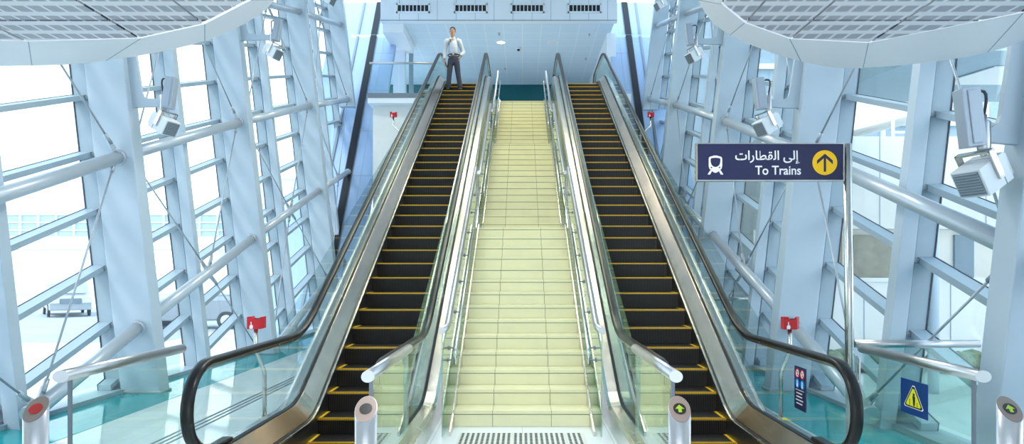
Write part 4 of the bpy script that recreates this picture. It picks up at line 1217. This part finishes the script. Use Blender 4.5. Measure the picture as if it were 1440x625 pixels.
m = M(); m.tube([(12.0, 17.3, 2.7), (13.4, 17.3, 1.6)], .05, 'render_white', 8); m.build('stay', t)
# footbridge above the annex
t = thing('footbridge', 'white footbridge with glass parapet outside the right glass', 'bridge', (14, 20, 0))
m = M(); m.prism([(7.5, 18.5, 5.15), (22, 18.5, 8.85), (22, 18.5, 9.6), (7.5, 18.5, 5.9)], (0, 3.2, 0), 'render_white'); m.build('deck', t)
m = M(); m.prism([(7.5, 18.45, 5.95), (22, 18.45, 9.65), (22, 18.45, 10.7), (7.5, 18.45, 7.0)], (0, .03, 0), 'pane_glass'); m.build('parapet', t)
m = M(); m.tube([(7.5, 18.45, 7.05), (22, 18.45, 10.75)], .06, 'tube_steel', 10); m.build('rail', t)
for k in range(8):
    x = 8 + 1.8 * k; z = 5.9 + (x - 7.5) * .255
    m = M(); m.box(x - .04, x + .04, 18.36, 18.44, z, z + 1.1, 'tube_steel'); m.build('post', t)
# glazed hall behind the footbridge
t = thing('glazed_hall', 'pale blue glazed hall behind the footbridge outside the right glass', 'building', (16, 28, -.7))
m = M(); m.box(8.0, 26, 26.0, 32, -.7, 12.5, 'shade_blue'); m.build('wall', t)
for k in range(10):
    m = M(); x = 8.0 + 2.0 * k; m.box(x - .06, x + .06, 25.85, 26.0, -.7, 12.5, 'render_white'); m.build('mullion', t)
for z in (3.0, 5.2, 7.4, 9.6, 11.8):
    m = M(); m.box(8.0, 26, 25.88, 26.0, z - .1, z + .1, 'render_white'); m.build('transom', t)
# steel access ladder on the footbridge
t = thing('ladder', 'white steel ladder frame on the footbridge outside', 'ladder', (10.4, 18.2, 5.0))
for x in (10.1, 10.7):
    m = M(); m.tube([(x, 18.2, 3.9), (x, 18.2, 8.2)], .045, 'render_white', 8); m.build('stile', t)
for k in range(9):
    m = M(); m.tube([(10.1, 18.2, 4.1 + .45 * k), (10.7, 18.2, 4.1 + .45 * k)], .03, 'render_white', 8); m.build('rung', t)
# outer canopy over the right forecourt
t = thing('canopy', 'pale green canopy with skylight outside at the upper right', 'canopy', (12, 12, 5))
m = M(); m.prism([(6.6, 10.5, 5.15), (16, 10.5, 5.15), (16, 15.5, 5.6), (6.6, 15.5, 5.6)], (0, 0, .25), 'far_blue'); m.build('roof', t)
m = M(); m.prism([(8.2, 11.6, 5.22), (9.8, 11.6, 5.22), (9.8, 13.2, 5.36), (8.2, 13.2, 5.36)], (0, 0, .02), 'white_paint'); m.build('skylight', t)
for x in (8.0, 13.0):
    m = M(); m.tube([(x, 13, -.7), (x, 13, 5.4)], .10, 'painted_steel', 12); m.build('support', t)
# hedge along the forecourt
m = M()
for k in range(160):
    x = random.uniform(4.9, 15); y = 15.7 + random.uniform(-.25, .25); s_ = random.uniform(.16, .32)
    m.ball((x, y, -.62 + s_ * .6), s_, s_, s_ * .85, 'hedge', None, 7, 5)
tag(m.build('hedge'), 'low green hedge at the foot of the annex wall', 'hedge', None, 'stuff')

# ------------------------------------------------------------------ light
def lamp(x, y, z, sx, sy, power, colr):
    a = bpy.data.lights.new('added_hall_lamp', 'AREA'); a.shape = 'RECTANGLE'; a.size = sx; a.size_y = sy; a.energy = power; a.color = colr
    o = bpy.data.objects.new('added_hall_lamp', a); COL.objects.link(o); o.location = (x, y, z)
# unseen long lamps added to brighten the lower hall, then the upper hall downlights
for i, (y, pw, lab) in enumerate(((3.0, 270, 'unseen lamp added under the hall roof nearest the entrance'), (8.5, 170, 'unseen lamp added under the hall roof above the lowest stair flight'), (13.5, 190, 'unseen lamp added under the hall roof above the middle stair flight'), (18.5, 200, 'unseen lamp added under the hall roof above the top stair flight'))):
    z = ztop(y - 1.4) - .35
    t = thing('added_hall_light', lab, 'light', (-.6, y, z), 'unseen lamps added under the hall roof')
    m = M(); m.box(-2.4, 1.2, y - .45, y + .45, z, z + .10, 'panel_white'); m.build('housing', t)
    for xx in (-2.0, .8):
        m = M(); m.tube([(xx, y, z + .1), (xx, y, ztop(y))], .012, 'steel', 8); m.build('hanger', t)
    lamp(-.6, y, z - .01, 3.4, .8, pw, ((.97, .98, 1.0), (1.0, .97, .88), (1.0, .94, .66), (1.0, .94, .66))[i])
for x, pw in ((-.82, 90), (1.20, 25)):
    a = bpy.data.lights.new('downlight_lamp', 'SPOT'); a.energy = pw * 4; a.spot_size = math.radians(140); a.spot_blend = .8; a.shadow_soft_size = .14; a.color = (1, .97, .92)
    o = bpy.data.objects.new('downlight_lamp', a); COL.objects.link(o); o.location = (x, 26.2, CZ - .04)
w = bpy.data.worlds.new('world'); S.world = w; w.use_nodes = True
nt = w.node_tree; bg = nt.nodes['Background']; bg.inputs[0].default_value = (.86, .93, 1.0, 1); bg.inputs[1].default_value = 3.3
tc = nt.nodes.new('ShaderNodeTexCoord'); sp = nt.nodes.new('ShaderNodeSeparateXYZ'); rp = nt.nodes.new('ShaderNodeValToRGB')
rp.color_ramp.elements[0].position = .05; rp.color_ramp.elements[0].color = (.90, .95, 1.0, 1)
rp.color_ramp.elements[1].position = .62; rp.color_ramp.elements[1].color = (.56, .79, 1.0, 1)
nt.links.new(tc.outputs['Generated'], sp.inputs[0]); nt.links.new(sp.outputs[2], rp.inputs[0]); nt.links.new(rp.outputs[0], bg.inputs[0])
sun = bpy.data.lights.new('sun', 'SUN'); sun.energy = 2.2; sun.angle = math.radians(12); sun.color = (1, .96, .9)
so = bpy.data.objects.new('sun', sun); COL.objects.link(so); so.rotation_euler = (math.radians(30), math.radians(-34), 0)

for o in bpy.data.objects:
    if '_o' in o: del o['_o']
# ------------------------------------------------------------------ view
S.view_settings.view_transform = 'Standard'; S.view_settings.look = 'None'; S.view_settings.gamma = 1; S.view_settings.use_curve_mapping = False
S.view_settings.exposure = -0.05
S.cycles.transparent_max_bounces = 40; S.cycles.max_bounces = 10; S.cycles.diffuse_bounces = 4; S.cycles.glossy_bounces = 6; S.cycles.transmission_bounces = 8
